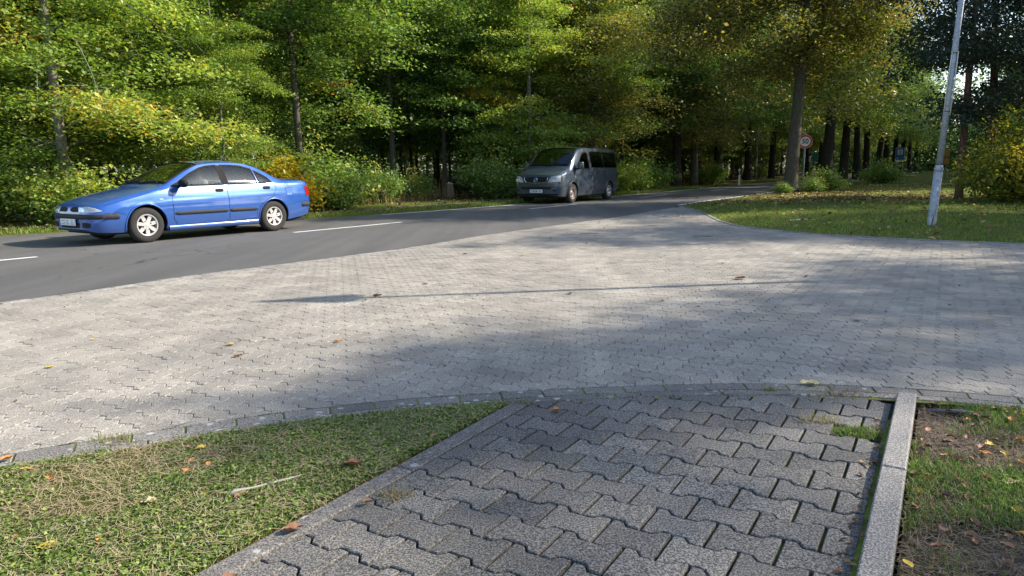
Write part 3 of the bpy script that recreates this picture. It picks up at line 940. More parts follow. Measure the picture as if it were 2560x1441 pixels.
def make_wheel(R_t, W_t, R_r, kind, parent, loc, sg, label=None, rim_mat=None):
    """wheel > tyre, rim; outer face towards sg*y"""
    w = empty('wheel', loc); w.parent = parent
    h = W_t / 2
    prof = [(R_r - .012, -h * .8), (R_r + .01, -h * .95), (R_r + .04, -h), (R_t - .03, -h * .98), (R_t - .008, -h * .8), (R_t, -h * .6), (R_t, h * .6), (R_t - .008, h * .8), (R_t - .03, h * .98), (R_r + .04, h), (R_r + .01, h * .95), (R_r - .012, h * .8)]
    V, F = lathe(prof, 40); link('tyre', mesh('tyre', V, F, True, M_RUB), parent=w)
    mb = MB(); o = sg * h
    rp = [(R_r - .002, -o * .9), (R_r, o * .85), (R_r - .004, o * .96), (R_r - .022, o * .93), (R_r - .026, o * .6), (R_r - .03, -o * .9)]
    mb.add(*lathe(rp, 40))
    rim = mb.build('rim', rim_mat, w, True); rim.data.set_sharp_from_angle(angle=R(30))
    if kind == 'star':
        mb = MB()
        n = 7
        for k in range(n):
            t = 2 * pi * k / n + .25
            def P(r, a, y): return (r * cos(t + a), y, r * sin(t + a))
            # blade widening to the rim and to the hub, waist between
            st = [(0.035, .60), (0.075, .38), (0.11, .29), (0.145, .20), (R_r - .012, .15)]
            yo = [o * .80, o * .80, o * .78, o * .8, o * .88]
            Vv, Ff = [], []
            for (r, a), y in zip(st, yo):
                Vv += [P(r, -a, y), P(r, a, y), P(r, a, y - sg * .03), P(r, -a, y - sg * .03)]
            for i in range(len(st) - 1):
                for q in range(4):
                    q2 = (q + 1) % 4; Ff.append((i * 4 + q, i * 4 + q2, i * 4 + 4 + q2, i * 4 + 4 + q))
            mb.add(Vv, Ff)
        mb.add(*lathe([(0.001, o * .84), (.03, o * .84), (.04, o * .80), (.06, o * .79)], 20))
        sp = mb.build('spokes', rim_mat, w, False)
        mb = MB()
        for k in range(4):
            t = 2 * pi * k / 4 + .4; c = Vector((.072 * cos(t), o * .80, .072 * sin(t)))
            mb.tube([c, c + Vector((0, sg * .012, 0))], .009, 8)
        S(mb.build('wheel_nut', M_BLACKP, w), 'stuff')
    else:
        prof = [(.001, o * .72), (.035, o * .74), (.055, o * .70), (.07, o * .5), (.11, o * .42), (R_r - .05, o * .62), (R_r - .03, o * .70), (R_r - .02, o * .6)]
        link('wheel_disc', mesh('wheel_disc', *lathe(prof, 32), True, rim_mat), parent=w)
        mb = MB()
        for k in range(14 if kind == 'steel' else 6):
            t = 2 * pi * k / (14 if kind == 'steel' else 6)
            r = R_r - .055; c = Vector((r * cos(t), o * .60, r * sin(t)))
            mb.tube([c - Vector((0, sg * .004, 0)), c + Vector((0, sg * .012, 0))], .013 if kind == 'steel' else .028, 8)
        S(mb.build('vent_hole', M_GAP, w), 'stuff')
    bb = link('brake_disc', mesh('brake_disc', *lathe([(.001, o * .1), (R_r * .75, o * .1), (R_r * .75, -o * .2), (R_r - .01, -o * .3)], 24), True, M_GREYPL), parent=w)
    if label: w['label'] = label
    return w

def seat(name, x, y, z, parent):
    mb = MB(); s_ = empty(name, (x, y, z)); s_.parent = parent
    box('cushion', -.25, .25, -.24, .24, 0, .14, M_SEAT, s_, .04)
    b = box('backrest', -.07, .07, -.23, .23, 0, .60, M_SEAT, s_, .04, loc=(.25, 0, .08), rot=(0, R(14), 0))
    box('headrest', -.05, .05, -.12, .12, 0, .18, M_SEAT, s_, .03, loc=(.41, 0, .70), rot=(0, R(10), 0))
    return s_

def seated_person(loc, rz, shirt, hair, label, hands_x=0.42):
    """one skinned figure from the seat up, arms reaching to a steering wheel; faces -x"""
    me = bpy.data.meshes.new('person')
    # (x,y,z,r)
    J = {'pel': (0, 0, .10, .15), 'wst': (.03, 0, .26, .135), 'che': (.07, 0, .44, .16), 'nek': (.05, 0, .60, .06), 'hd0': (.02, 0, .70, .075), 'hd1': (.01, 0, .80, .09),
         'shL': (.06, -.17, .52, .07), 'elL': (-.08, -.24, .32, .045), 'wrL': (-.33, -.16, .40, .03), 'haL': (-.41, -.14, .43, .035),
         'shR': (.06, .17, .52, .07), 'elR': (-.08, .24, .32, .045), 'wrR': (-.33, .16, .40, .03), 'haR': (-.41, .14, .43, .035),
         'hiL': (-.05, -.10, .08, .09), 'knL': (-.45, -.13, .16, .07), 'anL': (-.72, -.12, -.16, .045),
         'hiR': (-.05, .10, .08, .09), 'knR': (-.45, .13, .16, .07), 'anR': (-.72, .12, -.16, .045)}
    names = list(J); E = [('pel', 'wst'), ('wst', 'che'), ('che', 'nek'), ('nek', 'hd0'), ('hd0', 'hd1'), ('che', 'shL'), ('shL', 'elL'), ('elL', 'wrL'), ('wrL', 'haL'), ('che', 'shR'), ('shR', 'elR'), ('elR', 'wrR'), ('wrR', 'haR'), ('pel', 'hiL'), ('hiL', 'knL'), ('knL', 'anL'), ('pel', 'hiR'), ('hiR', 'knR'), ('knR', 'anR')]
    me.from_pydata([J[n][:3] for n in names], [(names.index(a), names.index(b)) for a, b in E], [])
    tmp = bpy.data.objects.new('tmp', me); COL.objects.link(tmp)
    tmp.modifiers.new('sk', 'SKIN')
    for i, n in enumerate(names):
        me.skin_vertices[0].data[i].radius = (J[n][3], J[n][3]); me.skin_vertices[0].data[i].use_root = (i == 0)
    ss = tmp.modifiers.new('ss', 'SUBSURF'); ss.levels = 2; ss.render_levels = 2
    bpy.context.view_layer.update()
    m2 = bpy.data.meshes.new_from_object(tmp.evaluated_get(bpy.context.evaluated_depsgraph_get()))
    bpy.data.objects.remove(tmp)
    m2.name = 'person'; m2.materials.clear(); m2.materials.append(M_SKIN); m2.materials.append(shirt); m2.materials.append(M_DASH)
    for p in m2.polygons:
        c = p.center; p.use_smooth = True
        if c.z < .565 and c.x > -.30 and abs(c.y) < .4: p.material_index = 1 if c.z > .14 or abs(c.y) > .3 else 2
        if c.z < .27 and c.x < -.12 and abs(c.y) < .22: p.material_index = 2
    root = empty('person', loc, rz)
    link('body', m2, parent=root)
    # head detail: skull, nose, eyes, ears, hair
    def ell(name, c, r, mat, seg=16):
        bm = bmesh.new(); bmesh.ops.create_uvsphere(bm, u_segments=seg, v_segments=10, radius=1)
        for v in bm.verts: v.co = Vector((v.co.x * r[0] + c[0], v.co.y * r[1] + c[1], v.co.z * r[2] + c[2]))
        mm = bpy.data.meshes.new(name); bm.to_mesh(mm); bm.free(); mm.polygons.foreach_set('use_smooth', [True] * len(mm.polygons))
        return link(name, mm, mat, root)
    ell('head', (0, 0, .775), (.098, .078, .115), M_SKIN); ell('nose', (-.10, 0, .765), (.02, .014, .024), M_SKIN, 8)
    for q in (-1, 1):
        ell('eye', (-.088, q * .032, .79), (.012, .014, .009), M_INK, 8); ell('ear', (.005, q * .08, .775), (.02, .01, .03), M_SKIN, 8)
    ell('mouth', (-.088, 0, .725), (.012, .025, .006), simple('lips', (0.4, .15, .12), .6), 8)
    ell('hair', (.022, 0, .815), (.10, .088, .10), hair)
    T(root, label, 'person')
    return root

# ---- blue sedan
YAW1 = math.atan2(.819, .574)
def car_origin(front, rz, xa, yt):
    c, s = cos(rz), sin(rz)
    return (front[0] - (c * xa - s * yt), front[1] - (s * xa + c * yt), 0.0)
rz1 = R(90 - 35.2)
o1 = car_origin((-6.20, 12.02), rz1, .86, -.80)
car = empty('blue_sedan', o1, rz1)
T(car, 'metallic blue four-door sedan driving left on the near part of the road', 'car')
xs = sorted(set([0, .012, .03, .055, .085, .12, .16, .2] + list(np.round(np.arange(.24, 4.2, .035), 4)) + [4.22, 4.26, 4.30, 4.34, 4.37, 4.395, 4.415, 4.428, 4.435]))
PB = {
 'zt': [(0, .58), (.03, .655), (.10, .70), (.3, .765), (.6, .84), (.9, .90), (1.12, .94), (1.25, .985), (1.45, 1.10), (1.75, 1.26), (2.0, 1.355), (2.25, 1.39), (2.55, 1.405), (2.85, 1.39), (3.1, 1.345), (3.4, 1.22), (3.6, 1.10), (3.72, 1.05), (3.85, 1.035), (4.1, 1.035), (4.3, 1.02), (4.38, .97), (4.42, .86), (4.435, .74)],
 'zr': [(0, .55), (.03, .60), (.10, .645), (.3, .72), (.6, .80), (.9, .865), (1.12, .915), (1.25, .955), (1.45, 1.06), (1.75, 1.215), (2.0, 1.305), (2.25, 1.335), (2.55, 1.345), (2.85, 1.335), (3.1, 1.285), (3.4, 1.155), (3.6, 1.045), (3.72, 1.0), (3.85, .99), (4.1, .985), (4.3, .965), (4.38, .92), (4.42, .82), (4.435, .70)],
 'zb': [(0, .50), (.03, .54), (.10, .585), (.3, .665), (.6, .755), (.9, .825), (1.12, .875), (1.3, .90), (2.0, .915), (3.0, .93), (3.6, .94), (3.85, .94), (4.1, .935), (4.3, .91), (4.38, .87), (4.42, .78), (4.435, .67)],
 'wm': [(0, .50), (.012, .565), (.03, .62), (.06, .675), (.12, .735), (.25, .79), (.5, .83), (.86, .848), (1.5, .85), (3.0, .848), (3.6, .842), (4.0, .82), (4.2, .795), (4.33, .75), (4.40, .69), (4.435, .60)],
 'wb': [(0, .48), (.012, .545), (.03, .60), (.06, .65), (.12, .705), (.25, .755), (.5, .79), (.86, .80), (1.5, .785), (2.2, .78), (3.0, .78), (3.6, .79), (4.0, .775), (4.2, .75), (4.33, .71), (4.40, .65), (4.435, .56)],
 'wc': [(0, .44), (.012, .50), (.03, .56), (.06, .61), (.12, .665), (.25, .71), (.5, .735), (.9, .745), (1.2, .735), (1.45, .69), (1.75, .635), (2.0, .595), (2.25, .575), (2.6, .565), (2.9, .57), (3.1, .585), (3.4, .63), (3.6, .675), (3.72, .70), (3.85, .72), (4.1, .72), (4.3, .68), (4.40, .60), (4.435, .51)],
 'zbot': [(0, .27), (.05, .235), (.15, .215), (.5, .20), (1.2, .19), (3.3, .19), (3.8, .22), (4.1, .26), (4.3, .30), (4.435, .36)],
 'zcr': [(0, .3), (.5, .62), (4.0, .72), (4.435, .7)],
}
B1 = Body(4.435, PB, xs)
w_f = [(1.42, .945), (1.55, 1.03), (1.75, 1.145), (1.98, 1.245), (2.12, 1.28), (2.30, 1.297), (2.34, 1.298), (2.36, .95)]
w_r = [(2.47, .952), (2.44, 1.298), (2.62, 1.300), (2.85, 1.283), (3.06, 1.225), (3.10, .962)]
w_q = [(3.14, .963), (3.11, 1.195), (3.22, 1.145), (3.36, 1.055), (3.43, .968)]
ws = [(1.28, 0), (1.28, .62), (1.36, .655), (1.55, .63), (1.80, .585), (1.97, .555), (1.99, 0)]
rs = [(3.12, 0), (3.14, .50), (3.35, .56), (3.56, .60), (3.60, 0)]
B1.make('body', M_BLUE, car, [w_f, w_r, w_q], [(.86, .30, .355), (3.41, .30, .35)], [ws, rs])
for sg in (-1, 1):
    for P, nm in ((w_f, 'front'), (w_r, 'rear'), (w_q, 'quarter')):
        if nm == 'front': g_ = B1.patch_side('side_window', [(1.42, .945), (1.55, 1.03), (1.75, 1.145), (1.98, 1.245), (2.12, 1.28), (2.30, 1.297), (2.34, 1.298)], [(1.42, .945), (2.36, .95)], sg, M_GLASS, car, .001)
        elif nm == 'rear': g_ = B1.patch_side('side_window', [(2.44, 1.298), (2.62, 1.300), (2.85, 1.283), (3.06, 1.225)], [(2.47, .952), (3.10, .962)], sg, M_GLASS, car, .001)
        else: g_ = B1.patch_side('side_window', [(3.11, 1.195), (3.22, 1.145), (3.36, 1.055), (3.43, .968)], [(3.14, .963), (3.43, .966)], sg, M_GLASS, car, .001)
        B1.frame_side('seal', P, sg, .03, M_BLACKP, g_, .004)
    # black pillar between the doors
    B1.patch_side('door_pillar', [(2.335, 1.30), (2.45, 1.30)], [(2.36, .945), (2.475, .945)], sg, M_BLACKP, car, .003, 2, 6)
    # door gaps, mouldings, handles, sill, arch lips
    B1.line_side('door_gap', [(1.38, .93), (1.33, .72), (1.33, .38), (1.40, .27), (2.45, .27)], sg, .007, M_GAP, car)
    B1.line_side('door_gap', [(2.42, .94), (2.42, .30)], sg, .008, M_GAP, car)
    B1.line_side('door_gap', [(3.46, .96), (3.50, .84), (3.40, .70), (3.10, .55), (3.02, .42), (3.0, .30), (2.45, .27)], sg, .007, M_GAP, car)
    B1.line_side('bonnet_gap', [(.22, .655), (.45, .715), (.8, .80), (1.12, .868), (1.30, .905)], sg, .006, M_GAP, car)
    B1.line_side('bumper_gap', [(.20, .53), (.40, .535), (.52, .50)], sg, .006, M_GAP, car)
    B1.line_side('bumper_gap', [(3.72, .50), (4.0, .555), (4.25, .575), (4.36, .575)], sg, .006, M_GAP, car)
    fl = B1.patch_side('fuel_flap', [(3.72, .86), (3.86, .86)], [(3.73, .71), (3.87, .71)], sg, M_BLUE, car, .001, 4, 4)
    B1.line_side('gap', [(3.72, .86), (3.86, .86), (3.875, .71), (3.735, .71), (3.72, .86)], sg, .005, M_GAP, fl)
    for a, b in ((1.36, 2.40), (2.44, 3.02)):
        V, F = [], []
        mb = MB()
        for k in range(25):
            x = a + (b - a) * k / 24; e = min(1, min(k, 24 - k) / 1.0 + .3)
            for (dz, off) in ((-.035, .002), (-.028, .016), (.0, .022), (.024, .016), (.03, .002)):
                V.append(B1.nx_side(x, .475 + dz * e, sg, off))
        for k in range(24):
            for q in range(4):
                i_ = k * 5 + q; F.append((i_, i_ + 5, i_ + 6, i_ + 1))
        link('side_moulding', mesh('side_moulding', V, F, True, M_GREYPL), parent=car)
    V, F = [], []
    for k in range(25):
        x = 1.24 + (3.03 - 1.24) * k / 24
        for (z, off) in ((.265, .002), (.255, .022), (.22, .03), (.175, .02), (.17, -.05)):
            V.append(B1.nx_side(x, max(z, .192), sg, off) + Vector((0, 0, z - max(z, .192))))
    for k in range(24):
        for q in range(4):
            i_ = k * 5 + q; F.append((i_, i_ + 5, i_ + 6, i_ + 1))
    link('sill_skirt', mesh('sill_skirt', V, F, True, M_BLUE), parent=car)
    for hx, hz in ((2.26, .845), (3.28, .865)):
        h = B1.patch_side('door_handle', [(hx - .07, hz + .008), (hx - .05, hz + .02), (hx + .05, hz + .02), (hx + .07, hz + .008)], [(hx - .07, hz - .008), (hx - .05, hz - .016), (hx + .05, hz - .016), (hx + .07, hz - .008)], sg, M_BLACKP, car, .014, 8, 4)
        B1.patch_side('handle_cup', [(hx - .085, hz + .012), (hx - .065, hz + .03), (hx + .065, hz + .03), (hx + .085, hz + .012)], [(hx - .085, hz - .012), (hx - .065, hz - .032), (hx + .065, hz - .032), (hx + .085, hz - .012)], sg, M_GAP, h, .003, 8, 4)
    B1.patch_side('side_repeater', [(1.10, .735), (1.17, .735)], [(1.10, .715), (1.17, .715)], sg, M_LAMPG, car, .006, 4, 2)
    for xa, r in ((.86, .355), (3.41, .35)):
        pts = [B1.nx_side(xa + r * cos(t), .30 + r * sin(t), sg, .001) for t in np.linspace(R(-14), R(194), 40)]
        MB().tube(pts, .015, 6).build('arch_lip', M_BLUE, car, True)
        V, F = [], []
        for k in range(41):
            t = R(-20) + R(220) * k / 40
            for d in (0.0, .26):
                x, z = xa + (r + .004) * cos(t), .30 + (r + .004) * sin(t)
                V.append((x, sg * (B1.side(x, max(z, .2)) - .004 - d), z))
        for k in range(40): F.append((k * 2, k * 2 + 1, k * 2 + 3, k * 2 + 2))
        link('wheel_well', mesh('wheel_well', V, F, True, M_GAP), parent=car)
    # mirror
    mb = MB()
    bm = bmesh.new(); bmesh.ops.create_uvsphere(bm, u_segments=16, v_segments=10, radius=1)
    for v in bm.verts:
        v.co = Vector((v.co.x * .065 + (0.02 if v.co.x > 0 else -0.01), v.co.y * .115, v.co.z * .07)) 
        if v.co.x > .03: v.co.x = .03
    mm = bpy.data.meshes.new('mirror_housing'); bm.to_mesh(mm); bm.free(); mm.polygons.foreach_set('use_smooth', [True] * len(mm.polygons))
    mir = link('wing_mirror', mm, M_BLACKP, car, loc=(1.50, sg * .93, .985))
    MB().tube([(0, -sg * .15, -.05), (0, -sg * .05, -.02)], .03, 8).build('mirror_arm', M_BLACKP, mir)
    box('mirror_glass', .031, .034, -.09, .09, -.05, .05, M_CHROME, mir)
    B1.patch_side('mirror_base', [(1.36, .955), (1.52, 1.02)], [(1.36, .93), (1.54, .93)], sg, M_BLACKP, car, .006, 4, 3)
# glazing front and rear
B1.patch_top('windscreen', lambda u, v: (1.28 + (1.99 - 1.28) * u + .05 * (2 * v - 1) ** 2 * (1 - u), (2 * v - 1) * (.655 - .10 * u)), M_GLASSW, car, .002)
B1.patch_top('rear_window', lambda u, v: (3.12 + (3.60 - 3.12) * u, (2 * v - 1) * (.50 + .10 * u)), M_GLASS, car, .002)
def top_line(B, pts, r, name, mat, parent, off=0.002):
    P = []
    for i in range(len(pts) - 1):
        for k in range(10):
            t = k / 10; x = pts[i][0] + (pts[i + 1][0] - pts[i][0]) * t; y = pts[i][1] + (pts[i + 1][1] - pts[i][1]) * t
            P.append(B.nx_top(x, y, off))
    P.append(B.nx_top(*pts[-1], off))
    return MB().tube(P, r, 6).build(name, mat, parent)
for sg in (-1, 1):
    top_line(B1, [(1.33, sg * .655), (1.55, sg * .632), (1.80, sg * .59), (1.99, sg * .557)], .013, 'windscreen_seal', M_BLACKP, car)
    top_line(B1, [(3.12, sg * .50), (3.35, sg * .56), (3.60, sg * .605)], .012, 'rear_window_seal', M_BLACKP, car)
top_line(B1, [(1.99, -.55), (2.0, 0), (1.99, .55)], .012, 'windscreen_seal', M_BLACKP, car)
top_line(B1, [(1.33, -.65), (1.275, 0), (1.33, .65)], .025, 'cowl_panel', M_BLACKP, car)
for y0 in (-.45, .12):
    mb = MB(); a = B1.nx_top(1.31, y0, .02); b = B1.nx_top(1.36, y0 + .45, .02); mb.tube([a, b], .008, 5); mb.tube([B1.nx_top(1.26, y0 - .05, .02), a], .012, 5); mb.build('wiper', M_BLACKP, car)
MB().tube([B1.nx_top(2.85, .0, 0), B1.nx_top(2.85, 0, 0) + Vector((.10, 0, .16))], [.006, .003], 5).build('aerial', M_CHROME, car)
# front end
for sg in (-1, 1):
    hl = B1.patch_front('headlight', [(sg * .30, .635), (sg * .45, .642), (sg * .58, .64), (sg * .68, .62), (sg * .745, .578)], [(sg * .34, .555), (sg * .45, .552), (sg * .58, .55), (sg * .68, .552), (sg * .75, .566)], M_LAMPG, car, .008, 20, 6)
    B1.patch_front('lamp_reflector', [(sg * .36, .622), (sg * .50, .626)], [(sg * .36, .565), (sg * .50, .562)], M_CHROME, hl, .010, 6, 3)
    gr = B1.patch_front('grille', [(sg * .05, .60), (sg * .12, .635), (sg * .29, .64)], [(sg * .05, .58), (sg * .12, .553), (sg * .33, .555)], M_GAP, car, .008, 10, 4)
    B1.patch_front('air_intake', [(sg * .42, .385), (sg * .56, .385), (sg * .63, .37)], [(sg * .42, .30), (sg * .56, .295), (sg * .62, .31)], M_GAP, car, .004, 8, 3)
B1.patch_front('lower_grille', [(-.34, .375), (0, .375), (.34, .375)], [(-.31, .29), (0, .285), (.31, .29)], M_GAP, car, .005, 14, 3)
def bumper_strip(B, name, z, h, ymax, xend, mat, parent, rear=False, off=.02, ysg=(-1, 1)):
    for_pts = []
    ys = list(np.linspace(-ymax, ymax, 41))
    V, F = [], []
    for y in ys:
        x = B.front_x(y, z, rear); sx = 1 if rear else -1
        n = Vector((sx * 1.0, (y / ymax) ** 3 * 1.0, 0)).normalized()
        for dz, o_ in ((-h / 2, .0), (-h / 2 * .8, off), (h / 2 * .8, off), (h / 2, 0)):
            V.append((x + n.x * o_, y + n.y * o_, z + dz))
    # run on round the flanks
    k = len(ys)
    for i in range(k - 1):
        for q in range(3): F.append((i * 4 + q, i * 4 + 4 + q, i * 4 + 5 + q, i * 4 + 1 + q))
    o = link(name, mesh(name, V, F, True, mat), parent=parent)
    for sg in (-1, 1):
        xa = B.front_x(ymax, z, rear); x1 = xend
        V, F = [], []
        for i in range(13):
            x = xa + (x1 - xa) * i / 12
            for dz, o_ in ((-h / 2, .0), (-h / 2 * .8, off), (h / 2 * .8, off), (h / 2, 0)): V.append(B.nx_side(x, z + dz, sg, o_ * (1 if i < 12 else 0)))
        for i in range(12):
            for q in range(3): F.append((i * 4 + q, i * 4 + 4 + q, i * 4 + 5 + q, i * 4 + 1 + q))
        link(name, mesh(name, V, F, True, mat), parent=o)
    return o
bumper_strip(B1, 'bumper_strip', .475, .085, .76, .42, M_GREYPL, car)
bumper_strip(B1, 'bumper_strip', .50, .08, .73, 4.10, M_GREYPL, car, rear=True)
def plate(B, parent, z, s, rear=False, text='', x_extra=.03, w=.52, h=.11, blue=True):
    x = B.front_x(0, z, rear) + (x_extra if rear else -x_extra)
    p = box('number_plate', -.006, .006, -w / 2, w / 2, -h / 2, h / 2, M_PLATE, parent, .002, loc=(x, 0, z))
    fx = .0075 if rear else -.0075
    if blue: box('country_strip', min(0, fx), max(0, fx), (w / 2 - .042) if not rear else -w / 2, (w / 2) if not rear else -w / 2 + .042, -h / 2 + .003, h / 2 - .003, M_PBLUE, p)
    if text: text_mesh(text, .088, M_INK, 'lettering', p, loc=(fx * 1.05, -.02, 0), rot=(R(90), 0, R(-90)), sx=.86, offset=.0015)
    return p
pb = plate(B1, car, .385, 1, text='', x_extra=.035, blue=False)
M_SMEAR = simple('smeared_plate_marks', (.20, .21, .21), .5)
for (y, z, w, h) in ((-.16, .028, .07, .012), (-.16, -.028, .10, .012), (-.16, 0, .04, .012), (0, .028, .09, .012), (.01, 0, .05, .012), (.0, -.028, .09, .012), (.15, .028, .12, .010), (.10, -.012, .04, .012), (.17, -.030, .10, .010)):
    box('smeared_mark', -.0078, -.006, y - w / 2, y + w / 2, z - h / 2, z + h / 2, M_SMEAR, pb)
for z in (.5,): 
    B1.patch_front('rear_bumper_face', [(-.55, .44), (.55, .44)], [(-.5, .36), (.5, .36)], M_BLUE, car, .002, 8, 2, rear=True)
for sg in (-1, 1):
    B1.patch_side('tail_light', [(4.22, .87), (4.36, .86)], [(4.24, .67), (4.37, .68)], sg, M_LAMPR, car, .005, 5, 6)
# underbody, interior, wheels
box('underbody', .25, 4.2, -.70, .70, .17, .24, M_GAP, car)
cab = empty('cabin'); cab.parent = car
box('floor_pan', 1.0, 3.6, -.74, .74, .22, .30, M_DASH, cab)
box('dashboard', 1.18, 1.62, -.70, .70, .62, .90, M_DASH, cab, .05)
box('door_trim', 1.4, 3.4, -.76, -.72, .30, .90, M_DASH, cab); box('door_trim', 1.4, 3.4, .72, .76, .30, .90, M_DASH, cab)
box('rear_shelf', 3.25, 3.75, -.68, .68, .86, .90, M_DASH, cab)
box('rear_bench', 2.75, 3.25, -.62, .62, .32, .48, M_SEAT, cab, .05); box('rear_backrest', 3.15, 3.28, -.62, .62, .45, .95, M_SEAT, cab, .05)
seat('seat', 2.1, -.36, .34, car); seat('seat', 2.1, .36, .34, car)
st = link('steering_wheel', mesh('steering_wheel', *lathe([(.175 + .012 * cos(a), .012 * sin(a)) for a in np.linspace(0, 2 * pi, 9)], 24), True, M_BLACKP), parent=car, loc=(1.72, -.36, .86), rot=(0, R(65), R(90)))
for xa in (.86, 3.41):
    for sg in (-1, 1):
        make_wheel(.30, .185, .187, 'star', car, (xa, sg * .735, .30), sg, rim_mat=M_ALLOY)
# driver
def in_frame(o, rz, x, y, z): return (o[0] + cos(rz) * x - sin(rz) * y, o[1] + sin(rz) * x + cos(rz) * y, z)
seated_person(in_frame(o1, rz1, 2.12, -.36, .46), rz1, M_SHIRT_B, M_HAIR, 'dark-haired driver in a pale top at the wheel of the blue sedan')

# ---- van
rz2 = R(90 - 32.1)
o2 = car_origin((2.08, 24.43), rz2, .92, -.86)
van = empty('grey_van', o2, rz2)
T(van, 'blue-grey passenger van with dark rear side glass following the blue sedan', 'van')
xs = sorted(set([0, .012, .03, .055, .085, .12, .16, .2] + list(np.round(np.arange(.24, 4.7, .035), 4)) + [4.72, 4.76, 4.80, 4.83, 4.86, 4.88, 4.89]))
PV = {
 'zt': [(0, .86), (.02, .93), (.06, .985), (.15, 1.03), (.35, 1.10), (.6, 1.175), (.75, 1.215), (.90, 1.32), (1.15, 1.54), (1.40, 1.745), (1.55, 1.84), (1.70, 1.895), (1.95, 1.93), (2.5, 1.955), (3.5, 1.965), (4.3, 1.95), (4.6, 1.93), (4.72, 1.90), (4.80, 1.84), (4.85, 1.70), (4.875, 1.45), (4.89, 1.15)],
 'zr': [(0, .80), (.02, .865), (.06, .915), (.15, .965), (.35, 1.045), (.6, 1.125), (.75, 1.165), (.90, 1.27), (1.15, 1.49), (1.40, 1.695), (1.55, 1.785), (1.70, 1.835), (1.95, 1.868), (2.5, 1.885), (3.5, 1.89), (4.3, 1.88), (4.6, 1.865), (4.72, 1.84), (4.80, 1.79), (4.85, 1.66), (4.875, 1.42), (4.89, 1.12)],
 'zb': [(0, .74), (.02, .80), (.06, .85), (.15, .90), (.35, .99), (.6, 1.07), (.75, 1.10), (.95, 1.125), (1.4, 1.14), (2.5, 1.15), (4.0, 1.155), (4.6, 1.15), (4.80, 1.14), (4.85, 1.10), (4.89, 1.0)],
 'wm': [(0, .66), (.012, .72), (.03, .77), (.06, .815), (.12, .865), (.25, .91), (.5, .938), (.92, .95), (2, .952), (4.2, .95), (4.6, .94), (4.75, .92), (4.84, .87), (4.89, .80)],
 'wb': [(0, .64), (.012, .70), (.03, .745), (.06, .79), (.12, .835), (.25, .875), (.5, .90), (.92, .91), (2, .915), (4.2, .912), (4.6, .90), (4.75, .88), (4.84, .83), (4.89, .76)],
 'wc': [(0, .58), (.012, .64), (.03, .69), (.06, .735), (.12, .78), (.25, .815), (.5, .83), (.9, .835), (1.15, .815), (1.40, .785), (1.7, .765), (2.2, .765), (4.2, .765), (4.6, .755), (4.75, .74), (4.84, .71), (4.89, .66)],
 'zbot': [(0, .30), (.05, .27), (.2, .25), (.8, .24), (4.0, .25), (4.5, .30), (4.89, .34)],
 'zcr': [(0, .3), (.5, .98), (4.5, 1.02), (4.89, 1.0)],
}
B2 = Body(4.89, PV, xs)
v_f = [(1.22, 1.19), (1.42, 1.37), (1.62, 1.55), (1.80, 1.69), (1.95, 1.745), (2.22, 1.75), (2.25, 1.18), (2.10, 1.165), (1.30, 1.165)]
v_m = [(2.42, 1.19), (2.37, 1.76), (3.42, 1.77), (3.42, 1.19)]
v_b = [(3.46, 1.19), (3.46, 1.77), (4.60, 1.76), (4.66, 1.70), (4.68, 1.25), (4.62, 1.19)]
ws2 = [(.86, 0), (.86, .70), (.95, .77), (1.20, .765), (1.45, .735), (1.66, .71), (1.68, 0)]
B2.make('body', M_GREYP, van, [v_f, v_m, v_b], [(.92, .335, .40), (3.92, .335, .395)], [ws2])
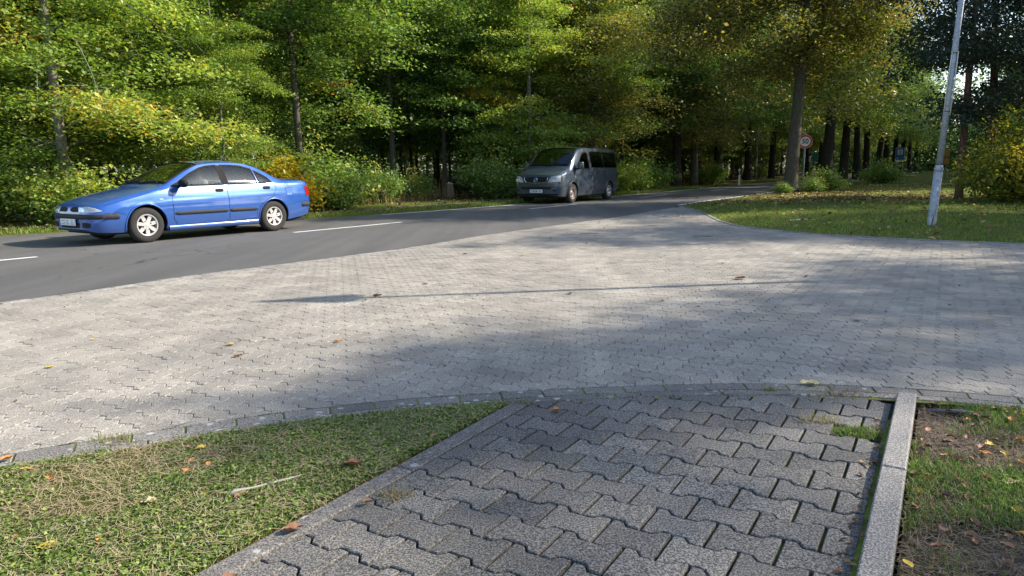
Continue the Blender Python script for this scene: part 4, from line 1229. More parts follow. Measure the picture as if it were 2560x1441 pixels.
for sg in (-1, 1):
    g_ = B2.patch_side('side_window', [(1.22, 1.19), (1.42, 1.37), (1.62, 1.55), (1.80, 1.69), (1.95, 1.745), (2.22, 1.75)], [(1.23, 1.168), (1.5, 1.165), (2.24, 1.165)], sg, M_GLASS, van, .001)
    B2.frame_side('seal', v_f, sg, .035, M_BLACKP, g_, .004)
    g_ = B2.patch_side('side_window', [(2.37, 1.76), (3.42, 1.77)], [(2.42, 1.19), (3.42, 1.19)], sg, M_GLASSD, van, .001)
    B2.frame_side('seal', v_m, sg, .03, M_BLACKP, g_, .004)
    g_ = B2.patch_side('side_window', [(3.46, 1.77), (4.58, 1.76), (4.66, 1.70)], [(3.46, 1.19), (4.60, 1.19), (4.67, 1.24)], sg, M_GLASSD, van, .001)
    B2.frame_side('seal', v_b, sg, .03, M_BLACKP, g_, .004)
    B2.line_side('door_gap', [(1.17, 1.13), (1.16, .95), (1.20, .40), (1.35, .36)], sg, .010, M_GAP, van)
    B2.line_side('door_gap', [(2.32, 1.80), (2.34, 1.10), (2.34, .36)], sg, .010, M_GAP, van)
    B2.line_side('door_gap', [(3.50, 1.14), (3.50, .62)], sg, .008, M_GAP, van)
    B2.line_side('slide_rail', [(2.40, 1.035), (3.0, 1.04), (4.72, 1.045)], sg, .012, M_GAP, van)
    B2.line_side('body_crease', [(.30, .93), (.8, .985), (1.3, 1.02), (2.4, 1.035)], sg, .008, M_GAP, van)
    B2.line_side('rub_groove', [(1.40, .62), (2.3, .625), (3.45, .625)], sg, .010, M_GAP, van)
    B2.line_side('rub_groove', [(1.40, .54), (2.3, .545), (3.45, .545)], sg, .006, M_GAP, van)
    B2.line_side('sill_gap', [(1.35, .37), (3.45, .37)], sg, .010, M_GAP, van)
    for hx in (2.20, 2.50):
        B2.patch_side('door_handle', [(hx - .07, 1.09), (hx + .07, 1.09)], [(hx - .07, 1.045), (hx + .07, 1.045)], sg, M_GREYP, van, .022, 6, 3)
        B2.line_side('handle_cup', [(hx - .075, 1.045), (hx, 1.03), (hx + .075, 1.045)], sg, .014, M_GAP, van)
    B2.patch_side('side_repeater', [(1.07, .90), (1.12, .90)], [(1.07, .87), (1.12, .87)], sg, M_LAMPG, van, .008, 3, 2)
    for xa, r in ((.92, .40), (3.92, .395)):
        pts = [B2.nx_side(xa + r * cos(t), .335 + r * sin(t), sg, .004) for t in np.linspace(R(-10), R(190), 40)]
        MB().tube(pts, .016, 6).build('arch_lip', M_GREYP, van, True)
        V, F = [], []
        for k in range(41):
            t = R(-15) + R(210) * k / 40
            for d in (0.0, .30):
                x, z = xa + (r + .004) * cos(t), .335 + (r + .004) * sin(t)
                V.append((x, sg * (B2.side(x, max(z, .26)) - .004 - d), z))
        for k in range(40): F.append((k * 2, k * 2 + 1, k * 2 + 3, k * 2 + 2))
        link('wheel_well', mesh('wheel_well', V, F, True, M_GAP), parent=van)
    # big box mirrors
    mm = box('wing_mirror', -.05, .045, -.11, .11, -.115, .115, M_GREYP, van, .035, loc=(1.22, sg * 1.08, 1.28))
    box('mirror_glass', .046, .049, -.085, .085, -.09, .09, M_CHROME, mm)
    MB().tube([(0, -sg * .19, -.13), (0, -sg * .02, -.10)], .03, 8).build('mirror_arm', M_BLACKP, mm)
    B2.patch_side('mirror_base', [(1.20, 1.20), (1.36, 1.33)], [(1.20, 1.13), (1.38, 1.13)], sg, M_BLACKP, van, .008, 4, 3)
    hl = B2.patch_front('headlight', [(sg * .50, .80), (sg * .56, .905), (sg * .70, .935), (sg * .86, .95)], [(sg * .475, .735), (sg * .56, .735), (sg * .70, .74), (sg * .87, .745)], M_LAMPG, van, .008, 16, 8)
    for cy, rr in ((.60, .055), (.72, .05)):
        x = B2.front_x(cy, .83)
        V, F = lathe([(rr, 0), (rr * .7, .012), (.002, .02)], 20); V = [(x - .016 + v[1], v[0] + sg * cy, v[2] + .825) for v in V]
        link('lamp_reflector', mesh('lamp_reflector', V, F, True, M_CHROME), parent=hl)
    B2.patch_front('indicator', [(sg * .49, .735), (sg * .60, .74)], [(sg * .49, .72), (sg * .60, .72)], M_AMBER, hl, .010, 4, 2)
    B2.patch_side('tail_light', [(4.70, 1.30), (4.78, 1.29)], [(4.72, .92), (4.80, .92)], sg, M_LAMPR, van, .005, 4, 6)
    B2.patch_front('fog_lamp', [(sg * .62, .47), (sg * .76, .48)], [(sg * .62, .43), (sg * .75, .43)], M_GAP, van, .004, 5, 2)
B2.patch_top('windscreen', lambda u, v: (.86 + (1.68 - .86) * u + .06 * (2 * v - 1) ** 2 * (1 - u), (2 * v - 1) * (.775 - .065 * u)), M_GLASSW, van, .002)
for sg in (-1, 1): top_line(B2, [(.93, sg * .775), (1.20, sg * .765), (1.45, sg * .735), (1.68, sg * .71)], .016, 'windscreen_seal', M_BLACKP, van)
top_line(B2, [(1.68, -.70), (1.70, 0), (1.68, .70)], .014, 'windscreen_seal', M_BLACKP, van)
top_line(B2, [(.92, -.77), (.855, 0), (.92, .77)], .035, 'cowl_panel', M_BLACKP, van)
for y0 in (-.55, .05):
    mb = MB(); a = B2.nx_top(.91, y0, .02); b = B2.nx_top(.97, y0 + .55, .02); mb.tube([a, b], .009, 5); mb.build('wiper', M_BLACKP, van)
gr = B2.patch_front('grille', [(-.46, .895), (-.25, .90), (0, .905), (.25, .90), (.46, .895)], [(-.38, .735), (-.2, .72), (0, .715), (.2, .72), (.38, .735)], M_GAP, van, .006, 18, 5)
for z, w in ((.86, .43), (.82, .42), (.78, .40)):
    V = []; F = []
    for k in range(17):
        y = -w + 2 * w * k / 16; x = B2.front_x(y, z) - .014
        V += [(x, y, z - .007), (x - .006, y, z), (x, y, z + .007)]
    for k in range(16): F += [(k * 3, k * 3 + 3, k * 3 + 4, k * 3 + 1), (k * 3 + 1, k * 3 + 4, k * 3 + 5, k * 3 + 2)]
    link('grille_bar', mesh('grille_bar', V, F, True, M_GREYPL), parent=gr)
pts = [(.46, .90), (.44, .80), (.37, .725), (.2, .712), (0, .708), (-.2, .712), (-.37, .725), (-.44, .80), (-.46, .90)]
P = []
for i in range(len(pts) - 1):
    for k in range(5): t = k / 5; P.append((pts[i][0] + (pts[i + 1][0] - pts[i][0]) * t, pts[i][1] + (pts[i + 1][1] - pts[i][1]) * t))
MB().tube([(B2.front_x(y, z) - .012, y, z) for y, z in P], .011, 6).build('grille_surround', M_CHROME, gr, True)
# round badge with V over W
xb = B2.front_x(0, .81) - .022
bd = link('badge', mesh('badge', *lathe([(.066 + .007 * cos(a), .007 * sin(a)) for a in np.linspace(0, 2 * pi, 9)], 32), True, M_CHROME), parent=gr, loc=(xb, 0, .81), rot=(0, 0, R(90)))
V, F = lathe([(.001, 0), (.062, 0)], 24); link('badge_disc', mesh('badge_disc', V, F, False, M_PBLUE), parent=gr, loc=(xb + .004, 0, .81), rot=(0, 0, R(90)))
mb = MB()
for seg in ([(-.030, .058), (0, .008), (.030, .058)], [(-.058, .025), (-.028, -.052), (0, .002), (.028, -.052), (.058, .025)]):
    mb.tube([(xb - .004, y, .81 + z) for y, z in seg], .0065, 5)
mb.build('badge_letters', M_CHROME, gr)
ig = B2.patch_front('air_intake', [(-.60, .575), (0, .58), (.60, .575)], [(-.56, .495), (0, .485), (.56, .495)], M_GAP, van, .006, 18, 3)
for k in range(9):
    y = -.48 + .12 * k; x = B2.front_x(y, .53) - .012
    box('intake_rib', x, x + .01, y - .006, y + .006, .495, .572, M_GREYPL, ig)
B2.patch_front('bumper_lip', [(-.80, .345), (0, .345), (.80, .345)], [(-.78, .30), (0, .295), (.78, .30)], M_BLACKP, van, .012, 18, 2)
plate(B2, van, .43, 1, text='LOS JM 174', x_extra=.022)
box('underbody', .25, 4.7, -.80, .80, .20, .28, M_GAP, van)
cab = empty('cabin'); cab.parent = van
box('floor_pan', .9, 4.7, -.85, .85, .30, .40, M_DASH, cab); box('dashboard', .80, 1.35, -.80, .80, .80, 1.12, M_DASH, cab, .06)
box('door_trim', 1.2, 4.7, -.87, -.84, .40, 1.12, M_DASH, cab); box('door_trim', 1.2, 4.7, .84, .87, .40, 1.12, M_DASH, cab)
seat('seat', 1.95, -.45, .62, van); seat('seat', 1.95, .45, .62, van)
for y in (-.5, 0, .5): seat('rear_seat', 3.2, y, .62, van)
link('steering_wheel', mesh('steering_wheel', *lathe([(.19 + .013 * cos(a), .013 * sin(a)) for a in np.linspace(0, 2 * pi, 9)], 24), True, M_GREYPL), parent=van, loc=(1.50, -.45, 1.12), rot=(0, R(50), R(90)))
box('paper_sheet', 1.0, 1.2, -.50, -.30, 1.122, 1.128, simple('blue_paper', (.05, .2, .6), .6), cab)
for xa, kd, mt in ((.92, 'steel', M_STEEL), (3.92, 'cap', M_SILV)):
    for sg in (-1, 1):
        make_wheel(.335, .205, .205, kd, van, (xa, sg * .83, .335), sg, rim_mat=mt)
seated_person(in_frame(o2, rz2, 1.97, -.45, .72), rz2, M_SHIRT_R, M_HAIRG, 'driver in a red shirt behind the windscreen of the grey van')
seated_person(in_frame(o2, rz2, 1.97, .45, .70), rz2, M_SHIRT_R, M_HAIR, 'front passenger in red seated beside the driver of the grey van')
# ---------------------------------------------------------------- vegetation
def leaf_mat(name, cols, trans=0.45, rough=0.45, tcol=(1.0, 1.0, 0.35)):
    """cols: ramp stops over the per-leaf random tone"""
    m = bpy.data.materials.new(name); m.use_nodes = True; nt = m.node_tree
    b = nt.nodes['Principled BSDF']; out = nt.nodes['Material Output']
    a = nt.nodes.new('ShaderNodeAttribute'); a.attribute_name = 'tone'
    oi = nt.nodes.new('ShaderNodeObjectInfo')
    f = math_n(nt, 'ADD', a.outputs['Fac'], math_n(nt, 'MULTIPLY', math_n(nt, 'SUBTRACT', oi.outputs['Random'], 0.5), 0.14))
    r = ramp(nt, cols, f)
    nt.links.new(r.outputs[0], b.inputs['Base Color'])
    b.inputs['Roughness'].default_value = rough; b.inputs['Specular IOR Level'].default_value = 0.5
    t = nt.nodes.new('ShaderNodeBsdfTranslucent')
    nt.links.new(mix(nt, 1.0, r.outputs[0], tcol, 'MULTIPLY'), t.inputs[0])
    # leaves pass more yellow light than they reflect
    g = nt.nodes.new('ShaderNodeMix'); 
    mx = nt.nodes.new('ShaderNodeMixShader'); mx.inputs[0].default_value = trans
    nt.links.new(b.outputs[0], mx.inputs[1]); nt.links.new(t.outputs[0], mx.inputs[2]); nt.links.new(mx.outputs[0], out.inputs[0])
    return m
TC = (1.6, 1.7, 0.6)
GREEN = [(0.0, (0.05, 0.09, 0.03)), (0.35, (0.12, 0.22, 0.055)), (0.65, (0.24, 0.34, 0.095)), (0.9, (0.42, 0.40, 0.10)), (1.0, (0.45, 0.27, 0.05))]
YGREEN = [(0.0, (0.07, 0.12, 0.03)), (0.3, (0.17, 0.27, 0.06)), (0.65, (0.32, 0.41, 0.10)), (0.9, (0.52, 0.48, 0.11)), (1.0, (0.50, 0.30, 0.05))]
BRONZE = [(0.0, (0.07, 0.10, 0.03)), (0.35, (0.16, 0.19, 0.05)), (0.6, (0.35, 0.31, 0.10)), (0.85, (0.45, 0.31, 0.13)), (1.0, (0.56, 0.42, 0.07))]
YELLOW = [(0.0, (0.10, 0.13, 0.015)), (0.3, (0.25, 0.22, 0.02)), (0.7, (0.45, 0.33, 0.02)), (1.0, (0.48, 0.22, 0.02))]
OCHRE = [(0.0, (0.07, 0.11, 0.02)), (0.45, (0.17, 0.20, 0.03)), (0.72, (0.40, 0.36, 0.05)), (1.0, (0.52, 0.38, 0.05))]
PINE = [(0.0, (0.016, 0.035, 0.026)), (0.6, (0.03, 0.055, 0.036)), (1.0, (0.055, 0.075, 0.045))]
M_LG, M_LY, M_LB = leaf_mat('leaves_green', GREEN, .32, tcol=TC), leaf_mat('leaves_yellow_green', YGREEN, .36, tcol=TC), leaf_mat('leaves_bronze', BRONZE, .30, tcol=TC)
M_LYEL, M_LOCH = leaf_mat('leaves_yellow', YELLOW, .45, tcol=(1.4, 1.4, .6)), leaf_mat('leaves_ochre', OCHRE, .4, tcol=TC)
M_PINE = leaf_mat('pine_needles', PINE, .12, .5)
def bark(name, a, b_, scale=9, green=0.0):
    m, nt, b = new_mat(name)
    tc = nt.nodes.new('ShaderNodeNewGeometry').outputs['Position']
    mp = nt.nodes.new('ShaderNodeMapping'); mp.inputs['Scale'].default_value = (1, 1, .22); nt.links.new(tc, mp.inputs[0])
    n1 = noise(nt, scale * 2.5, mp.outputs[0], 6, .7); n2 = noise(nt, 1.3, tc, 3)
    c = mix(nt, maprange(nt, n1.outputs[0], .3, .7), a, b_)
    c = mix(nt, maprange(nt, n2.outputs[0], .45, .7, 0, green), c, (0.07, 0.10, 0.05))
    nt.links.new(c, b.inputs['Base Color']); b.inputs['Roughness'].default_value = .95; b.inputs['Specular IOR Level'].default_value = .2
    bump(nt, b, n1.outputs[0], 1.0, .03)
    return m
M_BARK = bark('grey_brown_bark', (0.045, 0.038, 0.03), (0.15, 0.13, 0.11), 9, .5)
M_BARKL = bark('pale_grey_bark', (0.10, 0.095, 0.085), (0.25, 0.235, 0.21), 6, .4)
M_BARKD = bark('dark_furrowed_bark', (0.02, 0.017, 0.014), (0.07, 0.058, 0.048), 9, .2)
M_BARKP = bark('reddish_pine_bark', (0.06, 0.035, 0.025), (0.20, 0.11, 0.08), 8)

def unit(v): return v / np.maximum(np.linalg.norm(v, axis=-1, keepdims=True), 1e-9)
def leaves_from_points(rg, P, size, up_bias=1.6, tone=None, jitter=.35, aspect=.62):
    """folded rhombic leaves at points P -> V, F(tris), tone per face"""
    n = len(P)
    N = rg.normal(size=(n, 3)); N[:, 2] = np.abs(N[:, 2]) + up_bias; N = unit(N)
    A = rg.normal(size=(n, 3)); A = unit(A - N * (A * N).sum(1)[:, None]); B = np.cross(N, A)
    s = (size * (1 + jitter * rg.normal(size=n)).clip(.5, 1.7))[:, None]
    p0 = P - A * s * .5; p2 = P + A * s * .5 - N * s * .10
    p1 = P + B * s * aspect * .5 + N * s * .08; p3 = P - B * s * aspect * .5 + N * s * .08
    V = np.stack([p0, p1, p2, p3], 1).reshape(-1, 3)
    b = np.arange(n)[:, None] * 4
    F = np.concatenate([b + [[0, 1, 2]], b + [[0, 2, 3]]], 1).reshape(-1, 3)
    if tone is None: tone = rg.random(n)
    return V, F, np.repeat(tone, 2)
def crown_points(rg, n_leaf, z0, z1, rad, n_br, droop=.25, start=.25, pad=(.55, .45, .10), lean=(0, 0), asym=None, up=.12):
    """horizontal sprays of leaves along branches; rad(u) radius by height fraction. returns leaf points, branches, tone offset"""
    br = []
    per = []
    for i in range(n_br):
        u = float(np.clip((i + rg.random()) / n_br + rg.normal() * .04, 0, 1)); z = z0 + (z1 - z0) * u
        upi = up + .22 * rg.normal() + .25 * u; dri = droop * (.5 + rg.random())
        az = i * 2.39996 + rg.normal() * .5
        r = rad(u) * (0.55 + .65 * rg.random())
        if asym: r *= asym(az)
        d = np.array([math.cos(az), math.sin(az), 0])
        side = np.array([-d[1], d[0], 0])
        bow = rg.normal() * .12
        f = lambda t, z=z, r=r, d=d, side=side, bow=bow, upi=upi, dri=dri: np.array([lean[0] * (z) , lean[1] * z, 0]) + d * r * t + side * bow * r * t * t + np.array([0, 0, z + upi * r * t * 1.3 - dri * r * t * t * (1 + .6 * t)])
        br.append([f(t) for t in np.linspace(0, 1, 6)])
        per.append((f, r, d, side))
    W = np.array([p[1] ** 1.3 for p in per]); W /= W.sum()
    pts, tones = [], []
    for (f, r, d, side), w in zip(per, W):
        k = max(4, int(n_leaf * w)); npad = max(3, int(r * 2.5))
        bt = rg.normal() * .10
        cc = []
        for q in range(npad):
            t = start + (1 - start) * ((q + rg.random()) / npad); spread = (1 - abs(t - .7)) * r * .38
            off = rg.normal() * spread * .7
            c = f(t) + side * off + np.array([0, 0, rg.normal() * .26 - abs(off) * .15])
            cc.append((c, rg.normal() * .17))
        kk = max(2, k // npad)
        for c, tt in cc:
            g = rg.normal(size=(kk, 3)) * np.array(pad) * (0.7 + .15 * r)
            L = d * g[:, :1] + side * g[:, 1:2]; L[:, 2] = g[:, 2] * 1.2 - .30 * np.abs(g[:, 0]) 
            pts.append(c + L); tones.append(np.clip(.42 + bt + tt + rg.normal(size=kk) * .16, 0, 1))
    return np.concatenate(pts), br, np.concatenate(tones)
def trunk_builder(H, r0, lean, bends, rg, branches, br_r=.022, top_r=.25, flare=1.35, n=10):
    mb = MB()
    k = 12; P, Rr = [], []
    ph = rg.random(4) * 6
    for i in range(k + 1):
        t = i / k; z = H * t
        P.append((lean[0] * z + bends * math.sin(t * 5 + ph[0]) * t, lean[1] * z + bends * math.sin(t * 4 + ph[1]) * t, z))
        Rr.append(r0 * ((1 - t) * (1 - top_r) + top_r) * (1 + (flare - 1) * math.exp(-z / .25)))
    P.insert(1, tuple(np.array(P[0]) * .85 + np.array(P[1]) * .15)); Rr.insert(1, r0 * 1.08)
    mb.tube(P, Rr, n)
    for b in branches:
        L = np.linalg.norm(np.array(b[-1]) - np.array(b[0])); rr = min(br_r * (.4 + L * .22), r0 * .6)
        mb.tube(b, [rr * (1 - .8 * i / (len(b) - 1)) for i in range(len(b))], 5, False)
    return mb
class TreeKind:
    """mesh data of a trunk and a crown, shared by every tree grown from it"""
    def __init__(s, name, seed, H, r0, z0, z1, rad, n_br, n_leaf, size, lmat, bmat, lean=(0, 0), droop=.25, up_bias=1.1, pad=(.40, .36, .08), bends=.12, asym=None, start=.25, br_vis=1.0, up=.12, tone_shift=0.0, flare=1.35, top_r=.25, forks=()):
        rg = np.random.default_rng(seed)
        P, br, tn_ = crown_points(rg, n_leaf, z0, z1, rad, n_br, droop, start, pad, lean, asym, up)
        ok = P[:, 2] > .03; P = P[ok]; tn_ = tn_[ok]
        V, F, tone_ = leaves_from_points(rg, P, size, up_bias, np.clip(tn_ + tone_shift, 0, 1))
        s.crown = np_mesh('crown', V, F, lmat, {'tone': tone_})
        mb = trunk_builder(H, r0, lean, bends, rg, br[::1] if br_vis > 0 else [], top_r=top_r, flare=flare)
        for pts_, r_ in forks: mb.tube(pts_, r_, 9)
        s.trunk = mesh('trunk', mb.V, mb.F, True, bmat)
    def put(s, name, x, y, z, label, cat='tree', group=None, rz=0.0, sc=1.0, tilt=(0, 0), sz=None, crown=True):
        e = bpy.data.objects.new(name, None); COL.objects.link(e)
        e.location = (x, y, z); e.rotation_euler = (tilt[0], tilt[1], rz); e.scale = (sc, sc, sz or sc)
        T(e, label, cat, group)
        link('trunk', s.trunk, parent=e)
        if crown: link('crown', s.crown, parent=e)
        return e
def prof(pts): return lambda u: float(np.interp(u, [p[0] for p in pts], [p[1] for p in pts]))

# kinds -------------------------------------------------------------
K_EDGE = [TreeKind('edge', 11, 13, .12, .9, 12.5, prof([(0, 2.2), (.15, 3.3), (.5, 3.4), (.8, 2.6), (1, 1.0)]), 50, 70000, .095, M_LY, M_BARKL, droop=.30, pad=(.42, .38, .08)),
          TreeKind('edge', 12, 14, .13, 1.4, 13.5, prof([(0, 2.6), (.2, 3.4), (.6, 3.2), (1, 1.0)]), 48, 70000, .095, M_LY, M_BARKL, droop=.34, pad=(.42, .38, .07))]
K_MID = [TreeKind('mid', 21, 15, .12, 3.4, 14.5, prof([(0, 2.0), (.2, 3.2), (.6, 3.3), (1, 1.2)]), 44, 50000, .12, M_LG, M_BARK, droop=.28),
         TreeKind('mid', 22, 16, .14, 3.8, 15.0, prof([(0, 2.2), (.25, 3.4), (.6, 3.4), (1, 1.2)]), 42, 50000, .12, M_LG, M_BARK, droop=.22),
         TreeKind('mid', 23, 15, .10, 2.6, 14.0, prof([(0, 1.8), (.2, 2.8), (.6, 3.0), (1, 1.2)]), 46, 46000, .12, M_LG, M_BARK, droop=.35)]
K_BACK = TreeKind('back', 31, 16, .14, 2.4, 15.5, prof([(0, 2.2), (.3, 3.4), (.7, 3.2), (1, 1.4)]), 40, 22000, .16, M_LG, M_BARKD)
K_LIME = [TreeKind('avenue', 41, 14, .30, 3.0, 14, prof([(0, 2.6), (.15, 4.2), (.5, 4.6), (1, 2.2)]), 54, 46000, .135, M_LB, M_BARK, droop=.22, pad=(.45, .42, .11), bends=.15, top_r=.2, forks=[([(0, 0, 4.4), (.4, .1, 5.4), (1.0, .2, 7.0), (1.6, .3, 9)], [.14, .12, .09, .05])]),
          TreeKind('avenue', 42, 13, .30, 4.4, 13, prof([(0, 2.2), (.2, 3.8), (.6, 4.0), (1, 2.0)]), 50, 40000, .14, M_LG, M_BARKD, droop=.2, pad=(.5, .45, .14), bends=.12)]
K_PINE = TreeKind('pine', 51, 15, .13, 3.0, 14.5, prof([(0, 1.8), (.3, 3.2), (.7, 3.0), (1, 1.0)]), 40, 60000, .10, M_PINE, M_BARKP, droop=.10, pad=(.45, .42, .13), up_bias=.2, bends=.10)
K_SNAG = TreeKind('understory', 61, 5.5, .035, .8, 5.4, prof([(0, .9), (.4, 1.5), (1, .6)]), 24, 5200, .115, M_LG, M_BARKD, droop=.3, pad=(.5, .45, .10))
class BushKind(TreeKind):
    def __init__(s, seed, H, R_, n, size, mat, bmat=None, up_bias=.8, flat=1.0):
        rg = np.random.default_rng(seed)
        nst = 14; br = []; pts = []; tn_ = []
        for i in range(nst * 3):
            az = rg.random() * 6.283; q = rg.random() ** .6; hh = H * (1 - .55 * q * q) * (.55 + .5 * rg.random())
            tip = np.array([math.cos(az) * R_ * q, math.sin(az) * R_ * q, hh])
            if i < nst: br.append([tip * t * np.array([1, 1, 1]) * np.array([t ** .3 if t > 0 else 0, t ** .3 if t > 0 else 0, 1]) for t in np.linspace(0, 1, 5)])
            k = n // (nst * 3); w = rg.random(k) ** .55
            g = rg.normal(size=(k, 3)) * np.array([.20, .20, .12]) * (.5 + R_ * .45)
            pts.append(tip[None] * w[:, None] * np.array([1, 1, 1]) + g); tn_.append(np.clip(.45 + rg.normal() * .14 + rg.normal(size=k) * .16 + .1 * (w - .5), 0, 1))
        P = np.concatenate(pts); t_ = np.concatenate(tn_); ok = P[:, 2] > .02; P, t_ = P[ok], t_[ok]
        V, F, tone_ = leaves_from_points(rg, P, size, up_bias, t_)
        s.crown = np_mesh('foliage', V, F, mat, {'tone': tone_})
        mb = MB()
        for b in br: mb.tube(b, [.018, .014, .011, .008, .004], 5, False)
        s.trunk = mesh('stems', mb.V, mb.F, True, bmat or M_BARK)
    def put(s, name, x, y, z, label, cat='bush', group=None, rz=0.0, sc=1.0, sz=None):
        e = bpy.data.objects.new(name, None); COL.objects.link(e)
        e.location = (x, y, z); e.rotation_euler = (0, 0, rz); e.scale = (sc, sc, sz or sc); T(e, label, cat, group)
        link('stems', s.trunk, parent=e); link('foliage', s.crown, parent=e); return e
K_BG = BushKind(71, 1.7, 1.3, 9000, .085, M_LG)
K_BYG = BushKind(72, 1.5, 1.2, 8000, .10, M_LY)
K_BY = BushKind(73, 1.7, 1.1, 6000, .11, M_LYEL)
K_BO = BushKind(74, 2.5, 1.9, 16000, .10, M_LOCH)
K_BD = BushKind(75, .9, .9, 5000, .08, M_LG)

rt = np.random.default_rng(99)
def line_at(P, s):
    d = np.r_[0, np.cumsum(np.hypot(*np.diff(P, axis=0).T))]
    return np.array([np.interp(s, d, P[:, 0]), np.interp(s, d, P[:, 1])])
# --- sunny trees at the left edge of the forest
EDGE = [(-10.7, 17.2, 0, 1.05, 'pale-trunked yellow-green tree at the left edge, its foliage hanging low behind the blue sedan bonnet'),
        (-15.2, 17.8, 1, 1.0, 'sunlit yellow-green tree in the far left corner, leaves down to the grass'),
        (-11.9, 20.4, 1, 1.1, 'tall sunlit tree directly behind the pale-trunked one on the left'),
        (-8.0, 20.0, 0, .46, 'low sunlit tree whose drooping branches slope down to the blue sedan roof')]
for i, (x, y, k, sc, lb) in enumerate(EDGE):
    K_EDGE[k].put('broadleaf_tree', x, y, .08, lb, rz=rt.random() * 6.28, sc=sc)
# --- named trees with visible trunks
K_T1 = TreeKind('t1', 81, 10.5, .28, 5.0, 10.8, prof([(0, 2.8), (.12, 4.2), (.5, 4.4), (1, 2.2)]), 64, 70000, .13, M_LB, M_BARK, asym=lambda a: 1.25 - .95 * max(0, -math.sin(a)), lean=(.035, 0), droop=.22, pad=(.42, .40, .12), bends=.10, flare=1.35, top_r=.35, forks=[([(.13, 0, 4.1), (.45, .1, 5.3), (1.15, .3, 7.2), (2.0, .5, 9.2)], [.20, .19, .15, .08]), ([(.12, 0, 4.6), (-.35, -.1, 5.8), (-1.2, .1, 7.4), (-2.3, .3, 9.0)], [.17, .15, .11, .06]), ([(.2, 0, 5.6), (.9, -.2, 6.2), (2.2, -.3, 6.9), (3.4, -.2, 7.3)], [.10, .09, .06, .03])])
K_T1.put('roadside_tree', 11.54, 29.31, .12, 'big roadside tree with thick grey trunk standing in front of the 50 sign')
K_LIME[0].put('roadside_tree', 3.83, 33.78, .10, 'tall grey-trunked tree rising right behind the grey van', rz=1.0, sc=.80, tilt=(0, R(2.5)))
K_MID[1].put('broadleaf_tree', 4.7, 34.6, .15, 'slim pale leaning tree just right of the trunk behind the grey van', rz=2, sc=.8, tilt=(0, R(8)))
K_LIME[0].put('roadside_tree', 11.49, 44.54, .15, 'slender forked roadside tree left of the white delineator post', rz=4.1, sc=.82, tilt=(0, R(1.5)))
K_MID[0].put('broadleaf_tree', -6.72, 22.9, .2, 'grey-trunked tree above the yellow bush behind the blue sedan boot', rz=.5, sc=1.0)
K_MID[1].put('broadleaf_tree', -4.86, 29.6, .2, 'straight pale trunk left of the sawn-off post with a round bush at its foot', rz=3.1, sc=1.0)
K_MID[2].put('broadleaf_tree', -2.9, 31.6, .2, 'grey trunk standing right behind the sawn-off post', rz=1.1, sc=1.1)
K_MID[0].put('broadleaf_tree', -1.6, 35.5, .25, 'pale thin trunk a little right of and behind the sawn-off post', rz=5.1, sc=1.0)
K_EDGE[1].put('broadleaf_tree', .9, 31.2, .2, 'bright yellow-green tree with layered branches left of the grey van roof', rz=2.2, sc=.9)
# --- rows filling the forest
deep = 'green forest tree among many alike filling the wood beyond the road'
n_t = 0
for row, (off, step, kinds, s0, s1_) in enumerate([(5.5, 4.2, K_MID, 14, 118), (9.5, 4.4, K_MID, 12, 122), (14.5, 4.8, K_MID, 10, 130), (20, 5.2, [K_BACK], 8, 140), (26, 5.6, [K_BACK], 6, 140), (33, 6.2, [K_BACK], 4, 145), (42, 7.0, [K_BACK], 2, 150)]):
    Pn = offset_line(FAR_S, -off); s_ = s0 + rt.random() * 2
    L_ = np.hypot(*np.diff(Pn, axis=0).T).sum()
    while s_ < min(s1_, L_ - 2):
        p = line_at(Pn, s_) + rt.normal(size=2) * .8
        s_ += step * (.8 + .4 * rt.random())
        if p[1] < 8 or p[0] / max(p[1], 1) < -1.05: continue
        if off < 12 and -7.5 < p[0] < 2.6 and p[1] < 33.5: continue
        if off < 8 and -11 < p[0] < -5 and p[1] < 25: continue
        # keep clear of the named trees
        if any(math.hypot(p[0] - a, p[1] - b) < 2.0 for a, b in ((-10.7, 17.2), (-15.2, 17.8), (-11.9, 20.4), (-7.9, 20.6), (-6.72, 22.9), (-4.86, 29.6), (-2.9, 31.6), (-1.6, 35.5), (.9, 31.2), (3.83, 33.78), (4.7, 34.6), (11.49, 44.54))): continue
        K = kinds[int(rt.integers(len(kinds)))]
        K.put('forest_tree', p[0], p[1], .1 + .012 * off, deep, group='trees filling the wood', rz=rt.random() * 6.28, sc=.85 + .3 * rt.random(), tilt=(R(rt.normal() * 1.5), R(1 + rt.normal() * 1.5)))
        n_t += 1
# young dark understory trees along the wood edge
for i in range(34):
    p = line_at(offset_line(FAR_S, -(4.2 + 5 * rt.random())), 26 + i * 2.6 + rt.random())
    if math.hypot(p[0] + 2.5, p[1] - 29) < 2.0 or (-6.5 < p[0] < -.2 and 25 < p[1] < 33): continue
    K_SNAG.put('young_tree', p[0], p[1], .12, 'young thin tree growing low under the forest edge, one of many alike', group='young trees of the understory', rz=rt.random() * 6.28, sc=.55 + .4 * rt.random())
